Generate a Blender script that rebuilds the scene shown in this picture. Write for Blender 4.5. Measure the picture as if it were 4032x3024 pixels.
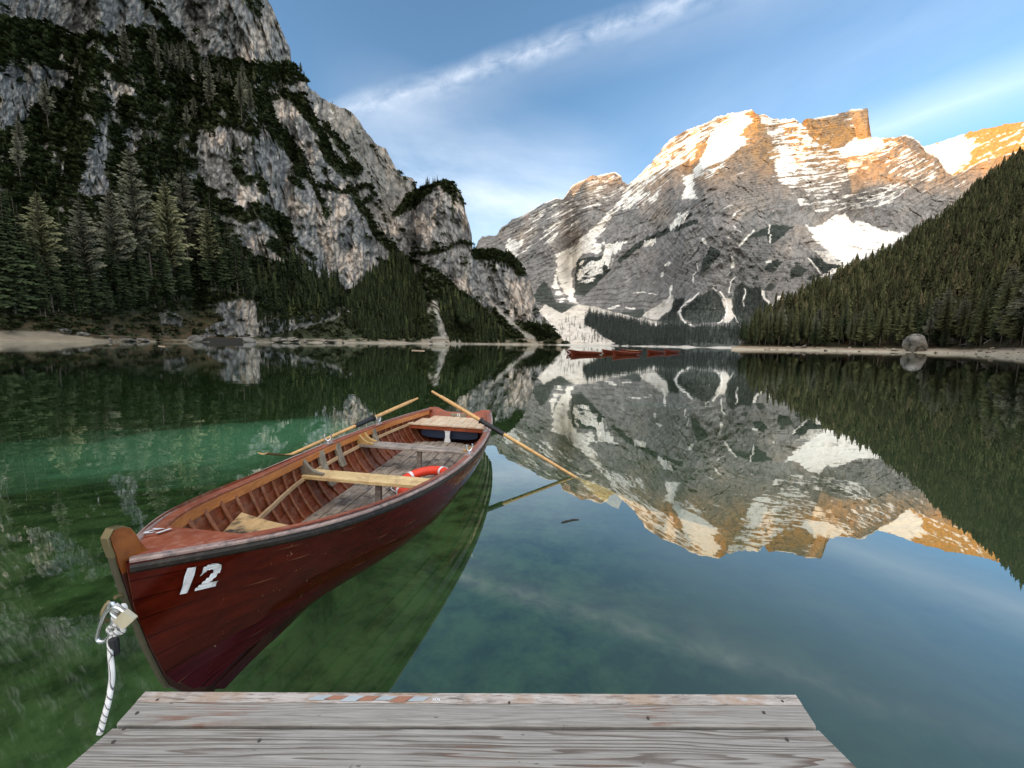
import bpy, bmesh, math, random
import numpy as np
from mathutils import Vector, Matrix
sc = bpy.context.scene
for o in list(bpy.data.objects): bpy.data.objects.remove(o)
C = sc.collection
rad = math.radians
# ---------------------------------------------------------------- camera
CAMH, FPX, PITCH, ROLL = 1.6, 820.0, rad(6.05), rad(0.72)     # FPX for a frame 2212 px wide
fwd = np.array([0, math.cos(PITCH), -math.sin(PITCH)]); rgt0 = np.array([1., 0, 0]); up0 = np.cross(rgt0, fwd)
RGT = math.cos(ROLL)*rgt0 + math.sin(ROLL)*up0; UPV = -math.sin(ROLL)*rgt0 + math.cos(ROLL)*up0
CAM = np.array([0, 0, CAMH])
cd = bpy.data.cameras.new('camera'); camo = bpy.data.objects.new('camera', cd); C.objects.link(camo)
cd.sensor_width = 36; cd.lens = 36*FPX/2212; cd.clip_start = 0.05; cd.clip_end = 40000
camo.matrix_world = Matrix(((RGT[0], UPV[0], -fwd[0], 0), (RGT[1], UPV[1], -fwd[1], 0), (RGT[2], UPV[2], -fwd[2], CAMH), (0, 0, 0, 1)))
sc.camera = camo
# ---------------------------------------------------------------- light
SUN_EL, SUN_AZ = 9.5, -112.0          # azimuth from +Y, clockwise positive (so -112 = left, a little behind the camera)
sdir = np.array([math.sin(rad(SUN_AZ))*math.cos(rad(SUN_EL)), math.cos(rad(SUN_AZ))*math.cos(rad(SUN_EL)), math.sin(rad(SUN_EL))])
sl = bpy.data.lights.new('sun', 'SUN'); sl.energy = 2.2; sl.angle = rad(0.5); sl.color = (1, .62, .28)
so = bpy.data.objects.new('sun', sl); C.objects.link(so)
so.rotation_mode = 'QUATERNION'; so.rotation_quaternion = Vector(sdir).to_track_quat('Z', 'Y')
sc.view_settings.view_transform = 'Standard'; sc.view_settings.look = 'None'
sc.view_settings.exposure = 1.05; sc.view_settings.gamma = 1.0
sc.render.engine = 'CYCLES'
cy = sc.cycles
cy.max_bounces = 7; cy.diffuse_bounces = 2; cy.glossy_bounces = 4; cy.transmission_bounces = 4; cy.transparent_max_bounces = 12
cy.caustics_reflective = False; cy.caustics_refractive = False; cy.use_denoising = True
try: cy.denoiser = 'OPENIMAGEDENOISE'
except Exception: pass

def ray(px, py):                       # direction through a pixel of the 4032x3024 frame, scaled to y = 1
    px = np.asarray(px, float)/1.8228; py = np.asarray(py, float)/1.8228
    x = (px-1106)/FPX; y = -(py-829.5)/FPX
    d = fwd + x[..., None]*RGT + y[..., None]*UPV
    return d/d[..., 1:2]
def at(px, py, Y): return CAM + ray(px, py)*np.asarray(Y, float)[..., None]
def atz(px, py, z):
    d = ray(px, py); return CAM + d*((z-CAMH)/d[..., 2])[..., None]
def proj(P):                           # world -> frame pixels
    d = np.asarray(P, float)-CAM; z = d@fwd
    return (1106+FPX*(d@RGT)/z)*1.8228, (829.5-FPX*(d@UPV)/z)*1.8228

# ---------------------------------------------------------------- node helpers
class NT:
    def __init__(s, tree): s.t = tree; s.n = tree.nodes; s.l = tree.links
    def add(s, typ, **kw):
        nd = s.n.new(typ)
        for k, v in kw.items():
            if k.startswith('i_'):
                key = k[2:].replace('__', ' ')
                sock = nd.inputs[int(key)] if key.isdigit() else nd.inputs[key]
                if hasattr(v, 'is_linked') or isinstance(v, bpy.types.NodeSocket): s.l.new(v, sock)
                else: sock.default_value = v
            else: setattr(nd, k, v)
        return nd
    def math(s, op, a, b=0.0, c=None, clamp=False):
        nd = s.n.new('ShaderNodeMath'); nd.operation = op; nd.use_clamp = clamp
        for i, v in enumerate((a, b, c)):
            if v is None: continue
            if isinstance(v, bpy.types.NodeSocket): s.l.new(v, nd.inputs[i])
            else: nd.inputs[i].default_value = v
        return nd.outputs[0]
    def vmath(s, op, a, b=None, sc_=None):
        nd = s.n.new('ShaderNodeVectorMath'); nd.operation = op
        for i, v in enumerate((a, b)):
            if v is None: continue
            if isinstance(v, bpy.types.NodeSocket): s.l.new(v, nd.inputs[i])
            else: nd.inputs[i].default_value = v
        if sc_ is not None: nd.inputs['Scale'].default_value = sc_
        return nd.outputs['Value'] if op in ('DOT_PRODUCT', 'LENGTH') else nd.outputs[0]
    def ramp(s, fac, stops, interp='LINEAR'):
        nd = s.n.new('ShaderNodeValToRGB'); cr = nd.color_ramp; cr.interpolation = interp
        while len(cr.elements) < len(stops): cr.elements.new(.5)
        for e, (p, c) in zip(cr.elements, stops):
            e.position = p; e.color = (c, c, c, 1) if not hasattr(c, '__len__') else (*c[:3], 1)
        s.l.new(fac, nd.inputs[0]); return nd.outputs[0]
    def mix(s, fac, a, b, blend='MIX'):
        nd = s.n.new('ShaderNodeMix'); nd.data_type = 'RGBA'; nd.blend_type = blend
        for i, v in ((0, fac), (6, a), (7, b)):
            if isinstance(v, bpy.types.NodeSocket): s.l.new(v, nd.inputs[i])
            else: nd.inputs[i].default_value = v if i == 0 else (*v[:3], 1)
        return nd.outputs[2]
    def noise(s, vec, scale=1., detail=4., rough=.55, dist=0.):
        nd = s.n.new('ShaderNodeTexNoise'); s.l.new(vec, nd.inputs['Vector'])
        nd.inputs['Scale'].default_value = scale; nd.inputs['Detail'].default_value = detail
        nd.inputs['Roughness'].default_value = rough; nd.inputs['Distortion'].default_value = dist
        return nd.outputs['Fac']
    def mapping(s, vec, scale=(1, 1, 1), rot=(0, 0, 0), loc=(0, 0, 0)):
        nd = s.n.new('ShaderNodeMapping'); s.l.new(vec, nd.inputs[0])
        nd.inputs['Scale'].default_value = scale; nd.inputs['Rotation'].default_value = rot; nd.inputs['Location'].default_value = loc
        return nd.outputs[0]
    def bump(s, h, strength=.3, dist=.1):
        nd = s.n.new('ShaderNodeBump'); s.l.new(h, nd.inputs['Height'])
        nd.inputs['Strength'].default_value = strength; nd.inputs['Distance'].default_value = dist
        return nd.outputs[0]
def new_mat(name):
    m = bpy.data.materials.new(name); m.use_nodes = True; t = NT(m.node_tree)
    b = m.node_tree.nodes['Principled BSDF']; return m, t, b

# ---------------------------------------------------------------- world: sky with thin cirrus
w = bpy.data.worlds.new('World'); sc.world = w; w.use_nodes = True
t = NT(w.node_tree); bg = w.node_tree.nodes['Background']
sky = t.add('ShaderNodeTexSky', sky_type='NISHITA', sun_disc=False, sun_elevation=rad(SUN_EL), sun_rotation=rad(SUN_AZ),
            altitude=1500, air_density=1.0, dust_density=1.2, ozone_density=1.0)
geo = t.add('ShaderNodeTexCoord').outputs['Generated']
nrm = t.vmath('NORMALIZE', geo)
def band(d1, d2, wid, soft):
    d1 = d1/np.linalg.norm(d1); d2 = d2/np.linalg.norm(d2)
    n = np.cross(d1, d2); n /= np.linalg.norm(n); return tuple(n), tuple((d1+d2)/np.linalg.norm(d1+d2))
def cloud_band(p1, p2, wid, amt, nscale, seed, streak=1.0, lo=.3, hi=.75, arc=.9, skew=0.0):
    a = ray(*p1); b = ray(*p2)
    n, mid = band(a, b, wid, 0)
    along = np.cross(n, mid)
    d = t.vmath('DOT_PRODUCT', nrm, n); al = t.vmath('DOT_PRODUCT', nrm, tuple(along)); f = t.vmath('DOT_PRODUCT', nrm, mid)
    comb = t.add('ShaderNodeCombineXYZ', i_X=t.math('MULTIPLY', al, streak), i_Y=d, i_Z=f).outputs[0]
    warp = t.noise(t.mapping(comb, loc=(seed, 0, 0)), nscale*.45, 3, .5)
    d2 = t.math('ADD', d, t.math('MULTIPLY', t.math('SUBTRACT', warp, .5), wid*1.1))
    prof = t.math('SUBTRACT', 1.0, t.math('DIVIDE', t.math('ABSOLUTE', t.math('ADD', d2, skew)), wid), clamp=True)
    nz = t.noise(t.mapping(comb, loc=(seed*2.1, 3, 1), scale=(1, 1.6, 1)), nscale, 6, .62, .3)
    nz = t.ramp(nz, [(lo, 0), (hi, 1)])
    ends = t.ramp(t.math('ABSOLUTE', al), [(arc*.55, 1), (arc, 0)])
    v = t.math('MULTIPLY', t.math('MULTIPLY', t.math('POWER', prof, 1.3), nz), ends)
    return t.math('MULTIPLY', t.math('MULTIPLY', v, amt), t.math('GREATER_THAN', f, 0.0))
c1 = cloud_band((1500, 400), (2560, 55), .030, .50, 16., 1.3, .85, .30, .85, .80)
c1b = cloud_band((1420, 500), (2640, 110), .060, .13, 5., 4.3, .6, .1, .8, .80)
c2 = cloud_band((2500, 760), (3700, 60), .22, .11, 3., 7.7, .5, .25, .8, .6)
c3 = cloud_band((3560, 470), (4100, 290), .05, .28, 4., 2.2, .5, .05, .6, .5)
c4 = cloud_band((1500, 700), (2300, 820), .22, .55, 3., 9.2, .6, .2, .8, .35)
cs = c1
for c in (c1b, c2, c3, c4):
    cs = t.math('ADD', cs, t.math('MULTIPLY', c, t.math('SUBTRACT', 1.0, cs, clamp=True)))
cs = t.math('MULTIPLY', cs, .75, clamp=True)
# a milky sheet of high cloud behind the camera, added unseen as fill light
vd = t.vmath('DOT_PRODUCT', nrm, (0.05, -.62, .78))
vn = t.noise(t.mapping(nrm, scale=(1, 1.4, 1)), 1.6, 1, .5, .2)
fill_veil = t.math('MULTIPLY', t.ramp(vd, [(.34, 0), (.62, 1)], 'EASE'), t.ramp(vn, [(.25, .7), (.7, 1)]))
cs = t.math('MAXIMUM', cs, t.math('MULTIPLY', fill_veil, .9))
SKYMIX = t.mix(cs, t.mix(1.0, sky.outputs[0], (.90, 1.12, 1.24), 'MULTIPLY'), (9.2, 9.0, 8.8))
w.node_tree.links.new(SKYMIX, bg.inputs[0]); bg.inputs[1].default_value = .128

# ---------------------------------------------------------------- numpy noise
_rs = np.random.RandomState(7); _perm = _rs.permutation(256).astype(np.int32); _perm = np.concatenate([_perm, _perm, _perm])
_g = _rs.normal(size=(256, 3)).astype(np.float32); _g /= np.linalg.norm(_g, axis=1)[:, None]
def pnoise(x, y, z):
    x = np.asarray(x, np.float32); y = np.asarray(y, np.float32); z = np.asarray(z, np.float32)
    x, y, z = np.broadcast_arrays(x, y, z)
    xi = np.floor(x).astype(np.int32); yi = np.floor(y).astype(np.int32); zi = np.floor(z).astype(np.int32)
    xf = x-xi; yf = y-yi; zf = z-zi; xi &= 255; yi &= 255; zi &= 255
    u = xf*xf*(3-2*xf); v = yf*yf*(3-2*yf); q = zf*zf*(3-2*zf)
    out = 0
    for dx in (0, 1):
        wx = u if dx else 1-u; px = _perm[xi+dx]
        for dy in (0, 1):
            wy = wx*(v if dy else 1-v); py = _perm[px+yi+dy]
            for dz in (0, 1):
                g = _g[_perm[py+zi+dz]]
                out = out + wy*(q if dz else 1-q)*(g[..., 0]*(xf-dx)+g[..., 1]*(yf-dy)+g[..., 2]*(zf-dz))
    return out*1.5
def fbm(x, y, z=0., o=4, gain=.5, lac=2.03):
    s = 0; a = 1; n = 0
    for i in range(o):
        s = s + a*pnoise(x, y, np.asarray(z)+i*11.7); n += a; a *= gain; x = x*lac; y = y*lac; z = z*lac
    return s/n
def ridged(x, y, z=0., o=4, gain=.5, lac=2.07):
    s = 0; a = 1; n = 0
    for i in range(o):
        s = s + a*(1-2*np.abs(pnoise(x, y, np.asarray(z)+i*7.3))); n += a; a *= gain; x = x*lac; y = y*lac; z = z*lac
    return s/n
def facet(n, k): q = n*k; f = np.floor(q); return (f+sstep(.0, .35, q-f))/k
def sstep(a, b, x): q = np.clip((x-a)/(b-a), 0, 1); return q*q*(3-2*q)
def interp(xs, pts):
    p = np.array(pts, float); return np.interp(xs, p[:, 0], p[:, 1])

def seg_dist(X, Y, pts, closed):
    P = np.array(pts, float); n = len(P); best = np.full(X.shape, 1e9, np.float32)
    for i in range(n if closed else n-1):
        a = P[i]; b = P[(i+1) % n]; ab = b-a; L = (ab**2).sum()+1e-9
        q = np.clip(((X-a[0])*ab[0]+(Y-a[1])*ab[1])/L, 0, 1)
        best = np.minimum(best, np.hypot(X-a[0]-q*ab[0], Y-a[1]-q*ab[1]))
    return best
def poly_sd(X, Y, pts):                # positive inside
    P = np.array(pts, float); ins = np.zeros(X.shape, bool); n = len(P)
    for i in range(n):
        a = P[i]; b = P[(i+1) % n]
        if a[1] == b[1]: continue
        c = ((a[1] > Y) != (b[1] > Y)) & (X < (b[0]-a[0])*(Y-a[1])/(b[1]-a[1])+a[0]); ins ^= c
    d = seg_dist(X, Y, pts, True); return np.where(ins, d, -d)
def region(X, Y, polys=(), strokes=(), soft=10.):   # polys [(pts, amount)], strokes [(pts, width, amount)] -> field 0..1
    out = np.zeros(X.shape, np.float32)
    def box(pts, m):
        p = np.array(pts, float); return (X > p[:, 0].min()-m) & (X < p[:, 0].max()+m) & (Y > p[:, 1].min()-m) & (Y < p[:, 1].max()+m)
    for pts, am in polys:
        b = box(pts, soft)
        if b.any(): out[b] = np.maximum(out[b], am*sstep(-soft, soft, poly_sd(X[b], Y[b], pts)))
    for pts, wd, am in strokes:
        b = box(pts, wd+soft)
        if b.any(): out[b] = np.maximum(out[b], am*sstep(soft, -soft, seg_dist(X[b], Y[b], pts, False)-wd*.5))
    return out
def conv(pts, x0, y0, s): return [(x0+s*a, y0+s*b) for a, b in pts]

# ---------------------------------------------------------------- mesh helpers
def mesh_obj(name, verts, faces, mat=None, parent=None, smooth=False, cols=None, link=True):
    me = bpy.data.meshes.new(name); verts = np.asarray(verts, np.float32)
    if isinstance(faces, np.ndarray):
        k = faces.shape[1]; n = len(faces)
        me.vertices.add(len(verts)); me.vertices.foreach_set('co', verts.ravel())
        me.loops.add(n*k); me.loops.foreach_set('vertex_index', faces.astype(np.int32).ravel())
        me.polygons.add(n); me.polygons.foreach_set('loop_start', np.arange(0, n*k, k, dtype=np.int32))
        me.polygons.foreach_set('loop_total', np.full(n, k, np.int32)); me.update(calc_edges=True)
    else:
        me.from_pydata([tuple(map(float, v)) for v in verts], [], [tuple(f) for f in faces]); me.update()
    if smooth: me.polygons.foreach_set('use_smooth', np.ones(len(me.polygons), bool))
    if cols is not None:
        at_ = me.color_attributes.new('Col', 'FLOAT_COLOR', 'POINT')
        cc = np.ones((len(verts), 4), np.float32); cc[:, :3] = cols; at_.data.foreach_set('color', cc.ravel())
    if mat: me.materials.append(mat)
    if not link: return me
    o = bpy.data.objects.new(name, me); C.objects.link(o)
    if parent: o.parent = parent
    return o
def tag(o, label=None, cat=None, group=None, kind=None):
    if label: o['label'] = label
    if cat: o['category'] = cat
    if group: o['group'] = group
    if kind: o['kind'] = kind
    return o
def empty(name, loc=(0, 0, 0), rz=0.):
    o = bpy.data.objects.new(name, None); C.objects.link(o); o.location = loc; o.rotation_euler = (0, 0, rz); o.empty_display_size = .1
    return o
def grid_faces(nx, ny):
    i = np.arange(nx-1)[:, None]; j = np.arange(ny-1)[None]; a = (i*ny+j)
    return np.stack([a, a+ny, a+ny+1, a+1], -1).reshape(-1, 4)

def land_mat(name, rough=.95, bscale=.05, bdist=1.5, fine=.25):
    m, t, b = new_mat(name)
    col = t.add('ShaderNodeVertexColor', layer_name='Col').outputs[0]
    oc = t.add('ShaderNodeTexCoord').outputs['Object']
    n = t.noise(oc, bscale, 8, .68)
    k = t.ramp(n, [(.25, 1-fine), (.75, 1+fine)])
    t.l.new(t.mix(1.0, t.mix(1.0, col, k, 'MULTIPLY'), (1.10, 1.0, .86), 'MULTIPLY'), b.inputs['Base Color']); b.inputs['Roughness'].default_value = rough
    b.inputs['Specular IOR Level'].default_value = .15
    t.l.new(t.bump(n, .8, bdist), b.inputs['Normal']); return m
# ================================================================ terrain
def gsm(a, sig):                       # smooth along the first axis
    r = int(3*sig)+1; k = np.exp(-.5*(np.arange(-r, r+1)/sig)**2); k /= k.sum(); p = np.concatenate([np.repeat(a[:1], r, 0), a, np.repeat(a[-1:], r, 0)])
    return sum(k[i]*p[i:i+len(a)] for i in range(2*r+1))
def massif(name, x0, x1, nx, ny, yb, yr, Yb, Yr, wfun, colfun, dispfun, mat, jag=0., jags=.02, power=1.0):
    xs = np.linspace(x0, x1, nx); v = np.linspace(0, 1, ny)
    top = interp(xs, yr)
    if jag: top = top + jag*(ridged(xs*jags, 0*xs+3.1, .5, 5)-.3)
    bot = interp(xs, yb)
    X = np.repeat(xs[:, None], ny, 1); kx_ = max(2, nx//60); pd_ = np.concatenate([np.repeat(top[:1], kx_), top, np.repeat(top[-1:], kx_)]); low_ = np.max([pd_[i:i+nx] for i in range(2*kx_+1)], 0); low_ = gsm(low_[:, None], kx_*.6)[:, 0]
    mid = np.maximum(bot+(np.maximum(low_, top)-bot)*.93, -60); VB = .84
    Yp = np.where(v[None] < VB, bot[:, None]+(mid-bot)[:, None]*(v[None]/VB), mid[:, None]+(top-mid)[:, None]*np.clip((v[None]-VB)/(1-VB), 0, 1))
    wgt = gsm(wfun(X, Yp), nx*.010)
    cum = np.concatenate([np.zeros((nx, 1)), np.cumsum(.5*(wgt[:, 1:]+wgt[:, :-1])*np.abs(np.diff(Yp, axis=1))/1000, 1)], 1)
    tot = gsm(cum[:, -1:], nx*.035); cum = np.clip(cum/tot, 0, 1.12)
    D = interp(xs, Yb)[:, None]*(interp(xs, Yr)/interp(xs, Yb))[:, None]**cum
    P = at(X, Yp, D)
    du = np.gradient(P, axis=0); dv = np.gradient(P, axis=1); N = np.cross(du, dv); N /= np.linalg.norm(N, axis=2)[..., None]+1e-9
    N = np.where((N*(P-CAM)).sum(2)[..., None] > 0, -N, N)
    dd, dn = dispfun(P, X, Yp); r_ = P-CAM; r_[..., 2] = (P[..., 2]-CAMH)
    hd = np.hypot(r_[..., 0], r_[..., 1])
    P = CAM+r_*(1-dd/hd)[..., None]+N*dn[..., None]; disp = dd+dn
    P[:, 0, 2] = np.minimum(P[:, 0, 2], -1.5)
    col = colfun(P, X, Yp, disp)
    # back of the mountain: three more rows behind the crest
    back = []
    for k, (s, zz) in enumerate(((1.08, .93), (1.35, .55), (1.7, -.01))):
        q = CAM+(P[:, -1]-CAM)*s; q[:, 2] = P[:, -1, 2]*zz; back.append(q)
    P = np.concatenate([P]+[b[:, None] for b in back], 1)
    col = np.concatenate([col]+[col[:, -1:]]*3, 1); NY = ny+3
    o = mesh_obj(name, P.reshape(-1, 3), grid_faces(nx, NY), mat, smooth=False, cols=col.reshape(-1, 3))
    return o, dict(P=P[:, :ny], X=X, Y=Yp, col=col[:, :ny])
def mixc(a, b, f): return a*(1-f[..., None])+np.asarray(b)*f[..., None]
A = np.asarray

# ---------------- left massif (cliffs, tower, wooded foot)
c1_ = lambda p: conv(p, 0, 0, .5425); c3_ = lambda p: conv(p, 1000, 350, .633); c4_ = lambda p: conv(p, 2000, 350, .633)
c5_ = lambda p: conv(p, 2900, 350, .663); c7_ = lambda p: conv(p, 2500, 1000, .3617)
L_ridge = [(-900, -2000), (-300, -1750), (0, -1600), (500, -1150), (850, -500), (1040, -40)] + c1_([(1945, 0), (1985, 80), (2035, 200), (2060, 260), (2105, 350), (2110, 460), (2150, 520), (2212, 570)]) + \
    c3_([(350, 0), (420, 50), (490, 95), (590, 130), (650, 190), (700, 270), (760, 340), (820, 370), (880, 490), (910, 530), (950, 540), (985, 550), (1005, 590), (1025, 640), (1060, 612), (1120, 592), (1190, 570), (1230, 580), (1275, 625), (1305, 680), (1312, 760), (1340, 850), (1355, 910), (1350, 1000), (1380, 1006), (1450, 998), (1500, 1005), (1580, 1020), (1660, 1090), (1700, 1150), (1730, 1240), (1760, 1370), (1830, 1440), (1896, 1540)]) + [(2240, 1350)]
L_shore = [(-900, 1345), (0, 1347), (360, 1348), (800, 1349), (1000, 1350), (1450, 1351), (1670, 1353), (2000, 1357), (2240, 1360)]
L_Yb = [(-900, 110), (0, 150), (360, 185), (800, 290), (1000, 336), (1450, 520), (1670, 640), (2000, 850), (2240, 1000)]
L_Yr = [(-900, 280), (0, 340), (600, 460), (1055, 620), (1200, 700), (1400, 850), (1576, 1000), (1640, 1050), (1660, 900), (1709, 860), (1857, 880), (1873, 1000), (2240, 1060)]
rockL = [(c1_([(-1700, -4500), (-1700, 130), (0, 150), (180, 172), (420, 195), (520, 270), (640, 290), (700, 250), (860, 270), (1000, 200), (1080, 210), (1200, 260), (1300, 320), (1400, 400), (1500, 450), (1620, 430), (1800, 465), (2300, 470), (2300, -4500)]), 1),
    (c1_([(-200, 520), (100, 460), (250, 470), (330, 510), (430, 500), (540, 520), (530, 620), (440, 640), (400, 620), (390, 690), (280, 760), (200, 850), (90, 950), (-200, 1000)]), 1),
    (c1_([(780, 570), (960, 640), (1000, 690), (860, 740), (790, 770), (770, 900), (755, 1250), (790, 1330), (780, 1450), (640, 1450), (560, 1400), (620, 1150), (640, 1100), (690, 960), (750, 830), (780, 740), (700, 590)]), .8),
    (c1_([(930, 905), (1030, 940), (1025, 1060), (980, 1150), (920, 1140), (900, 1050)]), .9),
    (c1_([(690, 360), (780, 375), (880, 430), (800, 475), (740, 400)]), .9),
    ([(765, 565), (790, 540), (870, 495), (950, 520), (1010, 545), (1040, 440), (1090, 380), (1060, 355), (1150, 330), (1250, 330), (1700, 700), (1900, 900), (2100, 1100), (2200, 1290), (2000, 1260), (1850, 1180), (1720, 1060), (1600, 1010), (1500, 1030), (1450, 1100), (1370, 1150), (1300, 1130), (1150, 1060), (1010, 1010), (960, 980), (900, 850), (850, 760), (790, 700)], 1),
    (conv([(1270, 1130), (1400, 1180), (1470, 1200), (1430, 1280), (1280, 1270), (1240, 1200)], 0, 650, .4973), .55),
    (conv([(1640, 1110), (1900, 1060), (2040, 1080), (2030, 1200), (2120, 1260), (2140, 1360), (1600, 1350), (1640, 1280), (1780, 1230), (1690, 1150)], 0, 650, .4973), 1),
    ([(1020, 1260), (1060, 1240), (1130, 1260), (1200, 1250), (1330, 1210), (1420, 1195), (1430, 1210), (1300, 1250), (1150, 1300), (1060, 1320), (1010, 1320)], .6)]
vegS = [(c3_([(0, 60), (80, 180), (150, 300), (220, 370), (275, 450), (295, 530)]), 50, 1), (c3_([(170, 20), (280, 90), (350, 200), (420, 300), (450, 400)]), 34, 1),
    (c3_([(440, 230), (520, 330), (600, 450), (660, 515)]), 22, 1), (c3_([(470, 430), (560, 510), (620, 520)]), 44, 1),
    (c3_([(590, 610), (640, 700), (700, 790), (760, 900), (830, 980), (870, 1010)]), 30, 1), (c3_([(290, 460), (330, 540), (390, 640), (430, 740), (450, 800)]), 16, .9),
    (c3_([(20, 760), (100, 800), (170, 870), (200, 940)]), 62, 1), (c3_([(400, 600), (520, 640), (600, 655)]), 14, 1), (c3_([(640, 620), (720, 600), (740, 660), (700, 700)]), 18, .9),
    (c3_([(240, 930), (330, 1040), (380, 1060)]), 14, .9), (c3_([(380, 330), (450, 440), (560, 560)]), 12, .8), (c3_([(900, 530), (985, 550), (1020, 600)]), 10, 1),
    (c3_([(940, 700), (1000, 650), (1060, 620), (1190, 575), (1270, 630)]), 16, 1), (c3_([(880, 780), (980, 690), (1060, 660), (1100, 620)]), 24, .95), (c3_([(930, 1100), (1000, 1030), (1150, 1020), (1280, 955), (1350, 975)]), 12, 1),
    (c3_([(1380, 1030), (1500, 1040), (1600, 1060), (1660, 1140)]), 40, .8), (c3_([(500, 480), (560, 540)]), 20, 1), (c3_([(30, 560), (60, 640)]), 30, .8), (c3_([(230, 560), (290, 620)]), 22, .8),
    (c3_([(1215, 600), (1240, 700), (1230, 830)]), 14, .7), (c3_([(700, 690), (800, 760), (830, 900), (870, 980)]), 10, .7), ([(1030, 470), (1100, 520), (1150, 560)], 26, .9), ([(560, 0), (620, 70), (690, 150), (760, 200)], 22, .9),
    ([(1000, 0), (1020, 60), (960, 10)], 30, .6), ([(330, 20), (460, 60)], 20, .5), ([(920, 640), (960, 720), (1000, 700)], 34, .9), ([(900, 820), (960, 860), (1040, 830), (1120, 880)], 50, .9), ([(1060, 960), (1130, 1010), (1150, 1080)], 40, .9),
    ([(1260, 240), (1330, 480), (1420, 640), (1500, 760), (1560, 880)], 8, .6)]
backL = [(c3_([(330, -40), (420, 60), (400, 200), (500, 370), (540, 450), (660, 520), (600, 600), (640, 700), (700, 790), (850, 850), (900, 760), (960, 690), (1030, 640), (1030, 560), (900, 480), (640, 120)]), 1)]
def L_w(X, Y):
    wx = X+14*fbm(X*.02, Y*.02, 1, 3); wy = Y+14*fbm(X*.02, Y*.02, 5, 3)
    r = region(wx, wy, rockL, (), 14); vs = region(wx, wy, (), vegS, 10)
    g = np.clip(1-r+vs*.9, 0, 1); w_ = .22+1.0*g
    w_ = w_+3.5*sstep(1312, 1335, Y)*sstep(1000, 700, X)
    w_ = w_+.9*sstep(1290, 1345, Y)
    return w_
def L_disp(P, X, Y):
    x, y, z = P[..., 0], P[..., 1], P[..., 2]
    s = np.clip(P[..., 1]/300, .5, 3)
    low = ridged(x/160, y/160, z/330, 4, .5)*16
    dg = (X+.35*Y)*.03; rk = ridged(x/9, y/9, z/15, 4, .6)*.8
    dk = ridged(x/34, y/34, z/90, 5, .55)*4.5 + ridged(dg+.6*fbm(X*.02, Y*.02, 9, 2), (Y-.5*X)*.011, 3, 5, .6)*4.5 + facet(fbm(x/38+.25*z/40, y/38, z/60, 3, .5), 3.2)*14 + ridged(x/11, y/11, z/26, 3, .6)*1.2
    crev = ridged(X*.011+.6*fbm(X*.006, Y*.006, 3, 2), Y*.0035+X*.003, 3, 4, .5)*14
    f = np.clip((z-4)/40, 0, 1); bk = region(X, Y, backL, (), 5)
    return (low+crev+dk)*f*np.clip(s, .7, 1.7)-bk*60*f, rk*(.15+f)*np.clip(s, .7, 1.7)*.8
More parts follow.
